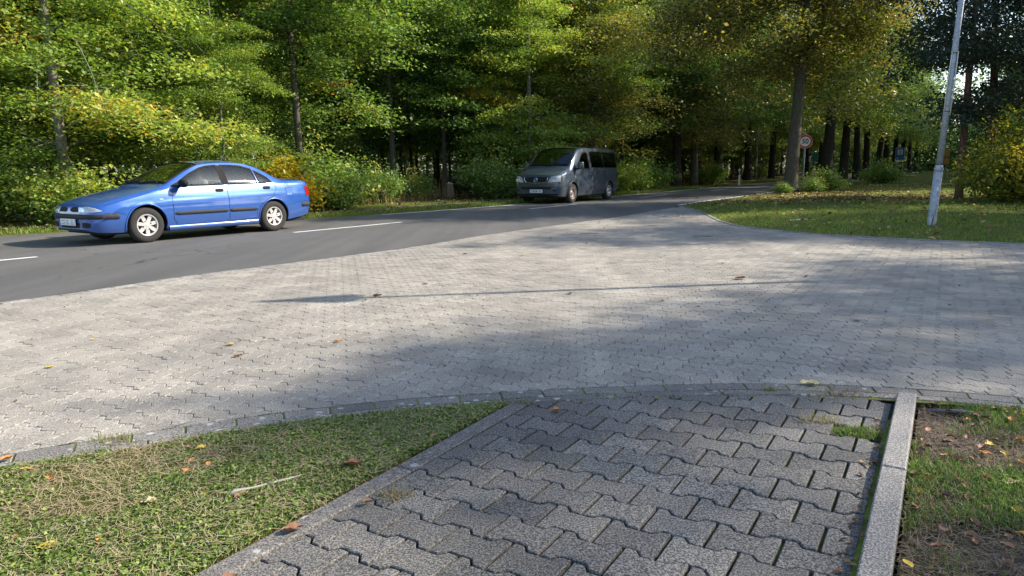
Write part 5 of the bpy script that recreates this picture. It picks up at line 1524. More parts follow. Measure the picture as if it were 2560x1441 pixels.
# --- avenue rows
ROW_R = [(17.6, 39.7), (21.3, 45.6), (25.5, 52.5), (28.7, 57.5), (33.4, 64.8), (37.2, 70.8), (42.0, 78.2), (47.3, 86.4), (53.8, 96.3), (61.2, 107.8), (70.5, 122)]
lab = ['first dark thick trunk right of the 50 sign, with a dark bush at its foot', 'second dark avenue trunk right of the 50 sign', 'third dark avenue trunk right of the 50 sign', 'fourth dark avenue trunk right of the 50 sign, close to the third', 'avenue trunk just left of the blue camping sign']
for i, (x, y) in enumerate(ROW_R):
    K_LIME[1].put('avenue_tree', x, y, .12, lab[i] if i < 5 else 'dark avenue tree far down the row between road and footpath', group='avenue trees between road and footpath', rz=rt.random() * 6.28, sc=.95 if i else 1.05, tilt=(0, R(1.5)))
for i in range(12):
    t = 44 + i * 8.5
    p = cat_s(np.interp(t, [0, 200], [0, 200]) + 22); q = line_at(offset_line(FAR_S, -2.4), 58 + i * 8.2)
    K_LIME[1].put('avenue_tree', q[0], q[1], .1, 'dark avenue tree on the far side of the road beyond the delineator post', group='avenue trees on the far side of the road', rz=rt.random() * 6.28, sc=.9 + .15 * rt.random(), tilt=(0, R(1)))
# right-hand side of the footpath
Kd = [(0, 'dark pine with bare lower branches behind the leaning grey pole'), (1, 'pine with reddish trunk above the ochre bush')]
K_PINE.put('pine_tree', 12.9, 20.4, .1, 'thin dark pine trunk left of the ochre bush', rz=1, sc=.85, tilt=(0, R(1)))
K_PINE.put('pine_tree', 15.3, 22.6, .1, 'pine with a reddish trunk rising above the ochre bush', rz=2.5, sc=1.0, tilt=(0, R(3)))
K_PINE.put('pine_tree', 17.6, 21.0, .1, 'dark pine in the top right corner', rz=4.2, sc=1.0)
for i in range(40):
    a = 26 + i * 2.9
    off = 4.5 + 7.5 * rt.random()
    c = np.array([.545, .838]) * a + np.array([.838, -.545]) * (-.6 + off) 
    if c[1] < 22 or abs(c[1] - (25.5 + .129 * (c[0] - 3))) < 3.2: continue
    (K_PINE if i % 3 else K_BACK).put('forest_tree', c[0], c[1], .1, 'dark conifer or broadleaf right of the footpath, one of many alike', group='trees right of the footpath', rz=rt.random() * 6.28, sc=.9 + .25 * rt.random())
# closing belt of wood at the very end of the avenue
rgf = np.random.default_rng(5)
P = np.concatenate([np.stack([60 + 120 * rgf.random(30000), 150 + 30 * rgf.random(30000) , 16 * rgf.random(30000) ** .8 + .2], 1), np.stack([-60 + 160 * rgf.random(30000), 92 + 30 * rgf.random(30000), 18 * rgf.random(30000) ** .9], 1)])
bl = offset_line(resample(FAR_S, 200), -54)[20:170]; q_ = bl[rgf.integers(len(bl), size=50000)]
P = np.concatenate([P, np.column_stack([q_ + 4 * rgf.normal(size=(50000, 2)), 11 * rgf.random(50000) ** 1.2])])
c0 = np.array([.545, .838]); c1 = np.array([.838, -.545]); a_ = 30 + 130 * rgf.random(24000)
P = np.concatenate([P, np.column_stack([c0 * a_[:, None] + c1 * (14 + 5 * rgf.random(24000))[:, None], 9 * rgf.random(24000) ** 1.2])])
a_ = 70 + 75 * rgf.random(36000); P = np.concatenate([P, np.column_stack([c0 * a_[:, None] + c1 * (7 + 6 * rgf.random(36000))[:, None], 6.5 * rgf.random(36000) ** 1.1])])
o_ = -30 + 50 * rgf.random(36000); P = np.concatenate([P, np.column_stack([c0 * (142 + 8 * rgf.random(36000))[:, None] + c1 * o_[:, None], 8 * rgf.random(36000) ** 1.1])])
P = np.concatenate([P, P + rgf.normal(size=P.shape) * np.array([1.5, 1.5, .8])]); P[:, 2] = np.abs(P[:, 2])
V, F, tn_ = leaves_from_points(rgf, P, .42, .8, np.clip(.22 + rgf.normal(size=len(P)) * .15, 0, 1))
T(link('distant_wood', np_mesh('distant_wood', V, F, M_LG, {'tone': tn_})), 'distant green wood closing the view behind the trees', 'wood', kind='stuff')
# --- trees out of frame to the right that throw the shade over the paving
K_SH = TreeKind('shade', 91, 8.4, .14, 1.6, 8.2, prof([(0, 2.6), (.3, 3.3), (.7, 3.2), (1, 1.8)]), 60, 34000, .17, M_LG, M_BARK, droop=.2, pad=(.6, .5, .14))
SH = [(25.6, 6.9, 1, 1.17), (26.5, 3.0, 1, 1.12), (26.0, -.4, 1, 1.1), (24.0, -4.0, 1, 1.1), (29.5, 4.8, 1, 1.2), (30.5, 1.2, 1, 1.2), (21.0, 1.6, 0, 1.25), (20.5, 5.0, 0, 1.22), (17.0, 1.5, 0, 1.0), (22.5, 14.0, 1, .95), (28.0, 15.9, 1, 1.12), (24.5, 10.0, 1, .82)]
for x, y, k, sc in SH:
    (K_MID[1] if k else K_SH).put('shade_tree', x, y, 0, 'broadleaf tree outside the picture to the right that shades the paving', group='trees outside the picture on the right', rz=rt.random() * 6.28, sc=sc)

# --- bushes
K_BG.put('bush', -.5, 27.9, .05, 'large grey-green bush beside the grey van bonnet', rz=1, sc=1.15)
K_BY.put('bush', -6.35, 19.5, .05, 'bright yellow bush behind the boot of the blue sedan', rz=2, sc=1.0, sz=1.05)
K_BYG.put('bush', -5.3, 21.6, .05, 'green bush with reddish-yellow tips right of the bright yellow bush', rz=0, sc=.85)
K_BG.put('bush', -6.2, 22.4, .05, 'tall green bush above and behind the blue sedan boot', rz=0, sc=1.35)
K_BG.put('bush', -4.7, 25.0, .05, 'arching light-green bush halfway between the blue sedan and the sawn-off post', rz=3, sc=.85)
K_BG.put('bush', -3.9, 28.2, .05, 'round dark green bush left of the sawn-off post', rz=5, sc=.72)
K_BO.put('bush', 13.3, 18.3, .06, 'big ochre-leaved bush at the right edge of the picture', rz=.4, sc=.80, sz=.98)
K_BO.put('bush', 15.4, 18.9, .06, 'second ochre bush partly outside the right edge', rz=2.4, sc=1.05)
K_BD.put('bush', 13.2, 29.9, .12, 'low dark bush right of the big roadside tree', rz=1, sc=1.0)
K_BD.put('bush', 11.0, 28.7, .10, 'low leafy shoots at the foot of the big roadside tree, left side', rz=1, sc=.45)
K_BD.put('bush', 12.3, 28.9, .10, 'low leafy shoots at the foot of the big roadside tree, right side', rz=3, sc=.6)
K_BD.put('bush', 21.5, 41.2, .12, 'pale undergrowth bush beside the footpath', rz=3, sc=1.4)
for i, (x, y, K, sc, lb) in enumerate([(-10.6, 16.9, K_BYG, .95, 'light green bush at the grass verge behind the blue sedan bonnet'), (-12.9, 16.4, K_BYG, 1.2, 'broad light green bush at the left edge of the picture'), (-9.2, 18.0, K_BYG, .8, 'light green bush hidden behind the blue sedan windscreen'), (-15.0, 16.6, K_BG, 1.2, 'green bush in the left corner beyond the verge'),
       (2.0, 30.2, K_BG, 1.0, 'green bush hidden behind the grey van'), (6.0, 36.2, K_BYG, 1.1, 'sunlit yellow-green bush right of the grey van'), (7.5, 38.6, K_BG, 1.2, 'dark green bush right of the grey van, beyond the sunlit one'), (5.2, 34.9, K_BYG, .9, 'low sunlit bush by the rear of the grey van'), (13.2, 47.5, K_BG, 1.0, 'dark bush behind the delineator post')]):
    K.put('bush', x, y, .04, lb, rz=i * 1.3, sc=sc)

# ---------------------------------------------------------------- grass, clover, straw, fallen leaves
def blade_mat(name, cols, trans=.3): return leaf_mat(name, cols, trans, .6, (1.2, 1.3, .6))
GR = [(0.0, (0.26, 0.20, 0.10)), (0.36, (0.30, 0.25, 0.11)), (0.44, (0.10, 0.14, 0.022)), (0.75, (0.15, 0.20, 0.03)), (1.0, (0.22, 0.27, 0.045))]
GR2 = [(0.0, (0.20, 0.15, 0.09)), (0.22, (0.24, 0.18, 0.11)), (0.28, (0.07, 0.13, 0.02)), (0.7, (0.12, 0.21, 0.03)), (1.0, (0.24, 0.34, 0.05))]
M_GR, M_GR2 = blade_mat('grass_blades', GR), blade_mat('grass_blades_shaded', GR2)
M_CLOV = leaf_mat('clover_leaves', [(0, (0.07, 0.11, 0.02)), (.5, (0.15, 0.23, 0.04)), (1, (0.30, 0.36, 0.07))], .3, .5, (1.2, 1.3, .6))
def value_noise(P, scale, seed):
    rg = np.random.default_rng(seed); G = rg.random((64, 64)); q = P * scale; i = np.floor(q).astype(int); f = q - i; f = f * f * (3 - 2 * f)
    g = lambda a, b: G[(i[:, 0] + a) % 64, (i[:, 1] + b) % 64]
    return (g(0, 0) * (1 - f[:, 0]) + g(1, 0) * f[:, 0]) * (1 - f[:, 1]) + (g(0, 1) * (1 - f[:, 0]) + g(1, 1) * f[:, 0]) * f[:, 1]
def in_poly(P, poly):
    c = np.zeros(len(P), bool); n = len(poly)
    for i in range(n):
        x1, y1 = poly[i][0], poly[i][1]; x2, y2 = poly[(i + 1) % n][0], poly[(i + 1) % n][1]
        if y1 == y2: continue
        m = ((y1 > P[:, 1]) != (y2 > P[:, 1])) & (P[:, 0] < (x2 - x1) * (P[:, 1] - y1) / (y2 - y1) + x1); c ^= m
    return c
def scatter(rg, poly, n, vis_f=None):
    P = np.array([(p[0], p[1]) for p in poly]); lo, hi = P.min(0), P.max(0); out = []; tot = 0
    while tot < n:
        Q = lo + (hi - lo) * rg.random((n, 2)); m = in_poly(Q, poly)
        if vis_f is not None: m &= vis_f(Q)
        Q = Q[m]; out.append(Q); tot += len(Q)
        if len(Q) == 0: break
    return np.concatenate(out)[:n]
def blades(rg, P2, z, h, w, lay=.6, tone=None):
    n = len(P2); az = rg.random(n) * 6.283; d = np.stack([np.cos(az), np.sin(az), 0 * az], 1); s = np.stack([-d[:, 1], d[:, 0], 0 * az], 1)
    hh = (h * (1 + .4 * rg.normal(size=n)).clip(.35, 2))[:, None]; l = np.abs(rg.normal(size=n))[:, None] * lay
    B = np.column_stack([P2, z]); up = np.array([[0, 0, 1.0]])
    m_ = B + (up * .6 + d * l * .35) * hh; t = B + unit(up * np.maximum(1 - l * .45, .12) + d * l) * hh
    V = np.stack([B - s * w / 2, B + s * w / 2, m_ + s * w * .4, m_ - s * w * .4, t], 1).reshape(-1, 3)
    b = np.arange(n)[:, None] * 5
    F = np.concatenate([b + [[0, 1, 2]], b + [[0, 2, 3]], b + [[3, 2, 4]]], 1).reshape(-1, 3)
    return V, F, np.repeat(rg.random(n) if tone is None else tone, 3)
near_vis = lambda Q: (np.abs(Q[:, 0]) < Q[:, 1] * .80 + .25) & (Q[:, 1] > 1.2)
rg = np.random.default_rng(123)
# left lawn
Q = scatter(rg, lp, 80000, near_vis)
pn1 = value_noise(Q, 3.2, 1) * .6 + value_noise(Q, 11, 2) * .4
tone_ = np.clip(rg.random(len(Q)) * .9 + (pn1 - .5) * 1.3, 0, 1)
V, F, t_ = blades(rg, Q, np.full(len(Q), -.008), .020, .0022, 1.3, tone_)
T(link('grass', np_mesh('grass', V, F, M_GR, {'tone': t_})), 'short mown grass of the sunny left lawn between kerb and footpath', 'grass', kind='stuff')
Q = scatter(rg, lp, 120000, near_vis); pn1 = value_noise(Q, 2.6, 3) * .6 + value_noise(Q, 9, 4) * .4
near_path = np.clip(1 - (N_L - .09 - (Q @ pn_)) / 1.1, 0, 1)
Q = Q[(pn1 + .35 * near_path + rg.normal(size=len(Q)) * .06) > .58][:46000]
P = np.column_stack([Q, .002 + .018 * rg.random(len(Q))])
V, F, t_ = leaves_from_points(rg, P, .0105, .9, np.clip(.5 + rg.normal(size=len(P)) * .25, 0, 1), aspect=.85)
T(link('clover', np_mesh('clover', V, F, M_CLOV, {'tone': t_})), 'patches of clover and small weeds in the left lawn', 'clover', kind='stuff')
M_STRAW = simple('dry_straw', (0.36, 0.29, 0.17), .9)
def straw(poly, n, z, L, name, lab, w=.0010, mat=None):
    Q = scatter(rg, poly, n, near_vis); az = rg.random(n) * 6.283; l = L * (.4 + rg.random(n))
    d = np.stack([np.cos(az), np.sin(az), rg.normal(size=n) * .12], 1); s = np.stack([-d[:, 1], d[:, 0], 0 * az], 1) * w
    B = np.column_stack([Q, z + .012 * rg.random(n)])
    a, c = B - d * l[:, None] / 2, B + d * l[:, None] / 2; m_ = B + np.stack([0 * az, 0 * az, .006 * rg.random(n)], 1) + s * 3 * rg.normal(size=n)[:, None]
    V = np.stack([a - s, a + s, m_ + s, m_ - s, c + s, c - s], 1).reshape(-1, 3); b = np.arange(n)[:, None] * 6
    F = np.concatenate([b + [[0, 1, 2]], b + [[0, 2, 3]], b + [[3, 2, 4]], b + [[3, 4, 5]]], 1).reshape(-1, 3)
    T(link(name, np_mesh(name, V, F, mat or M_STRAW)), lab, 'straw', kind='stuff')
straw(lp, 7500, 0.006, .06, 'dry_grass', 'dry cut straw lying in the left lawn')
# right lawn
Q = scatter(rg, rp, 90000, near_vis); pn1 = value_noise(Q, 2.2, 7) * .65 + value_noise(Q, 8, 8) * .35
keep = (pn1 + rg.normal(size=len(Q)) * .10) > .50; Q = Q[keep]; pn1 = pn1[keep]
V, F, t_ = blades(rg, Q, np.full(len(Q), -.036), .040, .0030, 1.2, np.clip(rg.random(len(Q)) * .8 + (pn1 - .45) * 1.2, 0, 1))
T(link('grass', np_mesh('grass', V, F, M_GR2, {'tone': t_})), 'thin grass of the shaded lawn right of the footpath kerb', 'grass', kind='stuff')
straw(rp, 5000, -.03, .06, 'dry_grass', 'dry stalks and crumbs lying in the right lawn', mat=simple('dead_stalks', (0.17, 0.13, 0.10), .9))
# verge lawn beyond the paving
vis_v = lambda Q: (np.abs(Q[:, 0]) < Q[:, 1] * .78 + 1.0) & (Q[:, 1] > 8) & (Q[:, 1] < 42)
near_poly = [p for p in verge_poly if p[1] < 46] 
def vz(Q): return np.array([hverge(a, b) for a, b in Q])
Q0 = scatter(rg, verge_poly, 42000, lambda Q: vis_v(Q) & (rg.random(len(Q)) < np.clip(14 / np.hypot(Q[:, 0], Q[:, 1]), 0, 1) ** 2.0))
gx = {}
def vzfast(Q, cell=.5):
    out = np.empty(len(Q))
    for i, (a, b) in enumerate(Q):
        k = (round(a / cell), round(b / cell))
        if k not in gx: gx[k] = hverge(k[0] * cell, k[1] * cell)
        out[i] = gx[k]
    return out
zq = vzfast(Q0)
pn1 = value_noise(Q0, .9, 12) * .6 + value_noise(Q0, 3.1, 13) * .4
V, F, t_ = blades(rg, Q0, zq - .01, .055, .011, 1.2, np.clip(.25 + rg.random(len(Q0)) * .7 + (pn1 - .5) * .8, 0, 1))
M_GRV = blade_mat('grass_blades_verge', [(0.0, (0.15, 0.12, 0.05)), (0.15, (0.15, 0.13, 0.05)), (0.25, (0.10, 0.17, 0.022)), (0.7, (0.18, 0.26, 0.035)), (1.0, (0.28, 0.34, 0.05))])
T(link('grass', np_mesh('grass', V, F, M_GRV, {'tone': t_})), 'mown grass of the verge between the paved entrance and the trees', 'grass', kind='stuff')
# far verge and road margin grass
Qs = []
for off0, off1, n in ((.05, 1.35, 26000), (2.4, 4.6, 20000)):
    s_ = 14 + 62 * rg.random(n) ** 1.6; o_ = off0 + (off1 - off0) * rg.random(n)
    dF = np.r_[0, np.cumsum(np.hypot(*np.diff(FAR_S, axis=0).T))]; tF = np.gradient(FAR_S, axis=0); tF /= np.hypot(tF[:, 0], tF[:, 1])[:, None]
    x = np.interp(s_, dF, FAR_S[:, 0]); y = np.interp(s_, dF, FAR_S[:, 1]); tx = np.interp(s_, dF, tF[:, 0]); ty = np.interp(s_, dF, tF[:, 1])
    Qs.append(np.stack([x - ty * o_, y + tx * o_], 1))
Q = np.concatenate(Qs)
V, F, t_ = blades(rg, Q, np.full(len(Q), .01), .09, .014, 1.0, np.clip(.12 + rg.random(len(Q)) * .8, 0, 1))
T(link('grass', np_mesh('grass', V, F, M_GRV, {'tone': t_})), 'rough grass of the narrow verge along the far edge of the road', 'grass', kind='stuff')
M_DRYG = leaf_mat('dry_tall_grass', [(0, (0.30, 0.22, 0.10)), (1, (0.42, 0.33, 0.14))], .35, .7, (1.2, 1.1, .8))
for i, (x, y, r, h, lb) in enumerate([(-3.3, 29.2, .5, .55, 'tuft of tall dry golden grass left of the sawn-off post'), (-5.2, 24.4, .6, .6, 'dry stalks in front of the arching light-green bush'), (-4.3, 26.6, .6, .35, 'low dry grass tuft between the bushes')]):
    Q = np.stack([x + r * rg.normal(size=260), y + r * rg.normal(size=260)], 1)
    V, F, t_ = blades(rg, Q, np.full(260, .03), h, .012, .5)
    T(link('dry_grass_tuft', np_mesh('dry_grass_tuft', V, F, M_DRYG, {'tone': t_})), lb, 'grass tuft', kind='stuff')

# weeds in joints
def weed(x, y, z, r, n, h, lb, mat=None, dry=False):
    Q = np.stack([x + r * rg.normal(size=n), y + r * .6 * rg.normal(size=n)], 1)
    V, F, t_ = blades(rg, Q, np.full(n, z), h, .003, 1.5, None if not dry else rg.random(n) * .2)
    T(link('weed', np_mesh('weed', V, F, mat or M_GR, {'tone': t_})), lb, 'weed', kind='stuff')
_w = tn(3.18, -.245)
weed(_w[0], _w[1], -.01, .04, 1500, .026, 'green weed filling the gap of a missing paver beside the right kerb', M_GR2)
weed(1.36, 2.98, 0, .05, 110, .025, 'dry weed tuft in a joint near the top of the footpath', dry=True)
weed(-.42, 2.30, 0, .035, 110, .022, 'small dry tuft on the left kerb of the footpath', dry=True)
weed(-1.72, 2.87, 0, .05, 160, .02, 'green weed in the joint of the border stones at far left')
weed(.05, 3.27, 0, .03, 70, .02, 'tiny weed where the left kerb meets the border stones')
weed(1.62, 3.36, 0, .10, 260, .018, 'brown dry weeds along the border joint before the right kerb', dry=True)
weed(1.30, 3.42, 0, .02, 60, .02, 'tiny weed in the border joint near the pale leaf')

# fallen leaves ------------------------------------------------------
def leaf_thing_mat(name, c):
    m, nt, b = new_mat(name); tc = nt.nodes.new('ShaderNodeTexCoord').outputs['Object']
    n1 = noise(nt, 60, tc, 3); nt.links.new(mix(nt, n1.outputs[0], tuple(v * .6 for v in c), tuple(min(v * 1.3, 1) for v in c)), b.inputs['Base Color'])
    b.inputs['Roughness'].default_value = .7; return m
LM = {'yellow': leaf_thing_mat('fallen_leaf_yellow', (.55, .40, .06)), 'pale': leaf_thing_mat('fallen_leaf_pale', (.60, .50, .26)), 'brown': leaf_thing_mat('fallen_leaf_brown', (.26, .13, .07)), 'orange': leaf_thing_mat('fallen_leaf_orange', (.50, .22, .06)), 'dark': leaf_thing_mat('fallen_leaf_dark', (.13, .065, .045))}
def leaf_mesh(seed, L, W, curl, lobes=0):
    rg_ = np.random.default_rng(seed); V, F = [], []; n = 8; m = 4
    for i in range(n + 1):
        t = i / n; w = W * (math.sin(pi * min(t * 1.03, 1)) ** .7) * (1 + (.30 * math.sin(t * lobes * 6.28) if lobes else 0) + .14 * rg_.normal())
        for j in range(m + 1):
            q = j / m * 2 - 1
            V.append(((t - .5) * L, q * w / 2, curl * (abs(q) ** 1.6 * w * .32 * (1 if j else 1.4) + (t - .5) ** 2 * L * .4) + rg_.normal() * .0022 * (1 + curl) + .002))
    for i in range(n):
        for j in range(m): a = i * (m + 1) + j; F.append((a, a + m + 1, a + m + 2, a + 1))
    b = len(V); st = [Vector((-.5 * L, 0, .003 + curl * .1 * L)), Vector((-.72 * L, .03 * L, .004)), Vector((-.85 * L, .02 * L, .004))]
    v, f = tube_vf(st, [.0011, .0009, .0008], 4); V += v; F += [tuple(k + b for k in q) for q in f]
    return V, F
LMESH = {}
def put_leaf(x, y, z, kind, L, rz, label, curl=.6, tilt=0, group=None, seed=0):
    L *= .85
    key = (kind, seed % 4, round(curl, 1))
    if key not in LMESH: LMESH[key] = mesh('fallen_leaf', *leaf_mesh(seed % 4 + 10, .10, .062, curl, 3 if kind in ('orange', 'yellow') and seed % 2 else 0), True, LM[kind])
    o = link('fallen_leaf', LMESH[key], loc=(x, y, z + .002), rot=(R(tilt), R(tilt * .6), rz)); o.scale = (L / .10,) * 3
    return T(o, label, 'leaf', group)
BIG = [(1.53, 3.505, .005, 'pale', .12, 2.9, 'pale yellow leaf with long stalk lying on the border stones', .5),
       (2.30, 2.72, -.01, 'yellow', .10, -.5, 'large yellow leaf in the grass near the right edge', .4), (1.77, 2.36, -.01, 'pale', .09, .3, 'spotted pale yellow leaf in the grass right of the kerb', .3), (1.83, 2.30, -.01, 'yellow', .05, -.8, 'small narrow yellow leaf beside the spotted pale leaf', .4),
       (1.66, 1.98, -.01, 'yellow', .08, .2, 'bright yellow leaf lying in the grass at lower right', .5), (1.80, 1.97, -.005, 'orange', .10, 1.2, 'curled orange-brown leaf beside the bright yellow leaf', 1.1), (1.57, 1.93, -.01, 'brown', .08, .6, 'reddish brown flat leaf left of the bright yellow leaf', .5),
       (1.26, 1.66, -.01, 'brown', .08, 1.2, 'tan curled leaf near the bottom edge beside the right kerb', 1.0), (1.52, 1.70, -.01, 'dark', .09, .3, 'dark brown curled leaf near the bottom right', 1.0), (1.93, 2.42, -.01, 'brown', .09, .2, 'brown leaf standing in the grass beside the bare soil', 1.1),
       (2.10, 3.02, -.01, 'brown', .09, 2.2, 'brown leaf beneath the border kerb at right', .9), (2.38, 2.95, -.01, 'brown', .11, 2.8, 'large tan leaf at the right edge under the kerb', .9), (1.85, 2.62, -.01, 'orange', .06, -.9, 'small orange leaf in the grass right of the kerb joint', .6), (1.68, 2.60, -.01, 'brown', .05, 0, 'small brown leaf close to the right kerb', .7),
       (1.06, 1.975, .005, 'brown', .055, .3, 'curled brown leaf on the footpath pavers near the right kerb', 1.0), (.20, 3.15, .005, 'orange', .06, .2, 'small orange leaf on the pavers at the top left of the footpath', .8),
       (-1.28, 2.74, .01, 'yellow', .07, .8, 'pale yellow leaf at the edge of the left lawn below the border', .6), (-1.87, 2.55, .01, 'yellow', .06, .1, 'yellow leaf in the left lawn near the left edge', .6), (-2.02, 2.66, .01, 'orange', .07, 1.0, 'orange-red leaf against the border kerb at far left', .8),
       (-1.25, 2.26, .01, 'pale', .075, .2, 'pale folded leaf in the middle of the left lawn', .6), (-1.42, 1.98, .01, 'yellow', .085, .1, 'yellow leaf lying low in the left lawn', .3), (-.95, 2.30, .01, 'brown', .07, .9, 'tan leaf below the white stick in the left lawn', .7), (-.34, 2.84, .01, 'orange', .05, .9, 'small orange leaf near the tip of the left lawn', .7),
       (-.62, 2.55, .01, 'brown', .09, .1, 'rusty curled leaf in the clover of the left lawn', .9), (-.70, 2.06, .01, 'brown', .08, .4, 'brown leaf in the clover near the left kerb', .9), (-.80, 1.77, .01, 'brown', .09, .7, 'dark tan leaf at the bottom of the left lawn', 1.0), (-.50, 2.24, .01, 'brown', .05, .4, 'crumpled brown leaf near the left kerb', 1.0),
       (2.32, 7.05, .004, 'brown', .14, .2, 'large brown leaf in the sunny middle of the paved entrance', .7), (-1.23, 6.32, .004, 'brown', .10, .4, 'curled brown leaf in the lamp shadow on the paving', 1.1), (-.87, 7.0, .004, 'dark', .06, .1, 'small dark piece of bark left of the lamp shadow tip', .6), (-1.30, 6.15, .004, 'dark', .05, .9, 'dark crumb just below the leaf in the lamp shadow', .6),
       (-1.87, 4.55, .004, 'yellow', .07, .3, 'yellow leaf on the left part of the zigzag paving', .4), (-1.17, 4.60, .004, 'orange', .07, .1, 'orange leaf on the zigzag paving right of the yellow one', .6), (-2.75, 4.05, .004, 'yellow', .06, .4, 'small yellow leaf on the paving near the left edge', .4), (2.5, 5.0, .004, 'brown', .08, .1, 'brown leaf in the shade on the paving at right', .4)]
for i, (x, y, z, kd, L, rz, lb, cu) in enumerate(BIG): put_leaf(x, y, z, kd, L, rz, lb, cu, seed=i)
rl = np.random.default_rng(4)
kinds = ['brown', 'orange', 'yellow', 'pale', 'dark']
pave_poly = [tuple(p) for p in area]
cnt = 0
while cnt < 46:
    x, y = -4.5 + 12 * rl.random(), 4.2 + 15 * rl.random()
    if not in_poly(np.array([[x, y]]), pave_poly)[0] or abs(x) > y * .75: continue
    if y < 9 and rl.random() < .6: continue
    put_leaf(x, y, .003, kinds[int(rl.choice(5, p=[.5, .15, .12, .08, .15]))], .035 + .035 * rl.random(), rl.random() * 6.28, 'small dry leaf scattered on the paved entrance, one of many alike', .5 + .5 * rl.random(), group='leaves scattered on the paved entrance', seed=cnt); cnt += 1
cnt = 0
while cnt < 110:
    x, y = .9 + 1.9 * rl.random(), 1.5 + 1.9 * rl.random()
    if not in_poly(np.array([[x, y]]), rp)[0] or x > y * .82 or (x * pn_[0] + y * pn_[1]) < N_R + .12: continue
    put_leaf(x, y, -.008, kinds[int(rl.choice(5, p=[.5, .12, .06, .06, .26]))], .025 + .035 * rl.random(), rl.random() * 6.28, 'small crumpled leaf lying in the right lawn, one of many alike', .6 + .6 * rl.random(), tilt=rl.normal() * 15, group='leaves scattered in the right lawn', seed=cnt); cnt += 1
cnt = 0
while cnt < 60:
    x, y = -2.2 + 2.2 * rl.random(), 1.6 + 1.5 * rl.random()
    if not in_poly(np.array([[x, y]]), lp)[0] or (x * pn_[0] + y * pn_[1]) > N_L - .12: continue
    put_leaf(x, y, .006, kinds[int(rl.choice(5, p=[.55, .15, .08, .12, .10]))], .022 + .03 * rl.random(), rl.random() * 6.28, 'small dry leaf lying in the left lawn, one of many alike', .5 + .5 * rl.random(), tilt=rl.normal() * 15, group='leaves scattered in the left lawn', seed=cnt); cnt += 1
# carpet of litter in the verge: small far-off leaves nobody could count
Q = np.concatenate([scatter(rg, verge_poly, 2600, lambda Q: vis_v(Q)), np.stack([10.5 + 2.2 * rg.normal(size=2600), 22.5 + 1.6 * rg.normal(size=2600)], 1), np.stack([11.8 + 1.5 * rg.normal(size=1200), 28.2 + 1.0 * rg.normal(size=1200)], 1)])
Q = Q[in_poly(Q, verge_poly)]
P = np.column_stack([Q, vzfast(Q) + .03])
M_LIT = leaf_mat('leaf_litter', [(0, (.10, .05, .03)), (.5, (.22, .11, .055)), (.8, (.42, .28, .08)), (1, (.50, .40, .16))], .15, .7, (1, 1, 1))
V, F, t_ = leaves_from_points(rg, P, .085, 1.2, rg.random(len(P)))
T(link('leaf_litter', np_mesh('leaf_litter', V, F, M_LIT, {'tone': t_})), 'brown and yellow fallen leaves strewn over the verge lawn', 'leaves', kind='stuff')
s_ = 12 + 60 * rg.random(5000); o_ = .3 + 7 * rg.random(5000)
x = np.interp(s_, dF, FAR_S[:, 0]); y = np.interp(s_, dF, FAR_S[:, 1]); tx = np.interp(s_, dF, tF[:, 0]); ty = np.interp(s_, dF, tF[:, 1])
P = np.column_stack([x - ty * o_, y + tx * o_, .06 + .02 * o_])
V, F, t_ = leaves_from_points(rg, P, .09, 1.2, rg.random(len(P)))
T(link('leaf_litter', np_mesh('leaf_litter', V, F, M_LIT, {'tone': t_})), 'fallen leaves along the far verge and under the forest edge', 'leaves', kind='stuff')

# crumbs of leaf and bark gathered along the kerbs and over the paving
Qa = resample(offset_line(BAND_S, .19), 900)[rg.integers(300, 700, size=260)] + .03 * rg.normal(size=(260, 2))
Qb = np.array([tn(t, N_R - .02) for t in 1.2 + 2.2 * rg.random(140)]) + .015 * rg.normal(size=(140, 2))
Qc = scatter(rg, pave_poly, 500, lambda Q: (np.abs(Q[:, 0]) < Q[:, 1] * .8) & (Q[:, 1] > 2.5))
Qd = resample(offset_line(KERB_S, .12), 300)[rg.integers(0, 250, size=200)] + .12 * rg.normal(size=(200, 2))
Q = np.concatenate([Qa, Qb, Qc, Qd]); P = np.column_stack([Q, np.full(len(Q), .006)])
V, F, t_ = leaves_from_points(rg, P, .016, 1.6, rg.random(len(P)) * .75, jitter=.6)
T(link('leaf_crumbs', np_mesh('leaf_crumbs', V, F, M_LIT, {'tone': t_})), 'crumbs of dry leaf and bark along kerbs, joints and over the paving', 'leaf crumbs', kind='stuff')
# ---------------------------------------------------------------- poles, signs, posts
def galv():
    m, nt, b = new_mat('weathered_galvanised_steel')
    tc = nt.nodes.new('ShaderNodeTexCoord').outputs['Object']
    v = nt.nodes.new('ShaderNodeTexVoronoi'); v.inputs['Scale'].default_value = 26; nt.links.new(tc, v.inputs['Vector'])
    n1 = noise(nt, 3, tc, 5, .7); n2 = noise(nt, 22, tc, 5, .75)
    c = ramp(nt, [(0, (.30, .32, .35)), (1, (.46, .48, .51))], v.outputs['Color'])
    c2 = mix(nt, maprange(nt, n2.outputs[0], .52, .72, 0, .8), c.outputs[0], (.16, .16, .16))
    c2 = mix(nt, maprange(nt, n1.outputs[0], .55, .75, 0, .4), c2, (.60, .61, .62))
    nt.links.new(c2, b.inputs['Base Color']); b.inputs['Metallic'].default_value = .25; b.inputs['Roughness'].default_value = .6
    bump(nt, b, n2.outputs[0], .4, .01); return m
M_GALV = galv()
M_CREAM = simple('cream_plastic_conduit', (.62, .58, .46), .6)
M_TAPE = simple('black_band', (.02, .02, .02), .6)
M_STICK = simple('blue_sticker', (.12, .25, .6), .5)
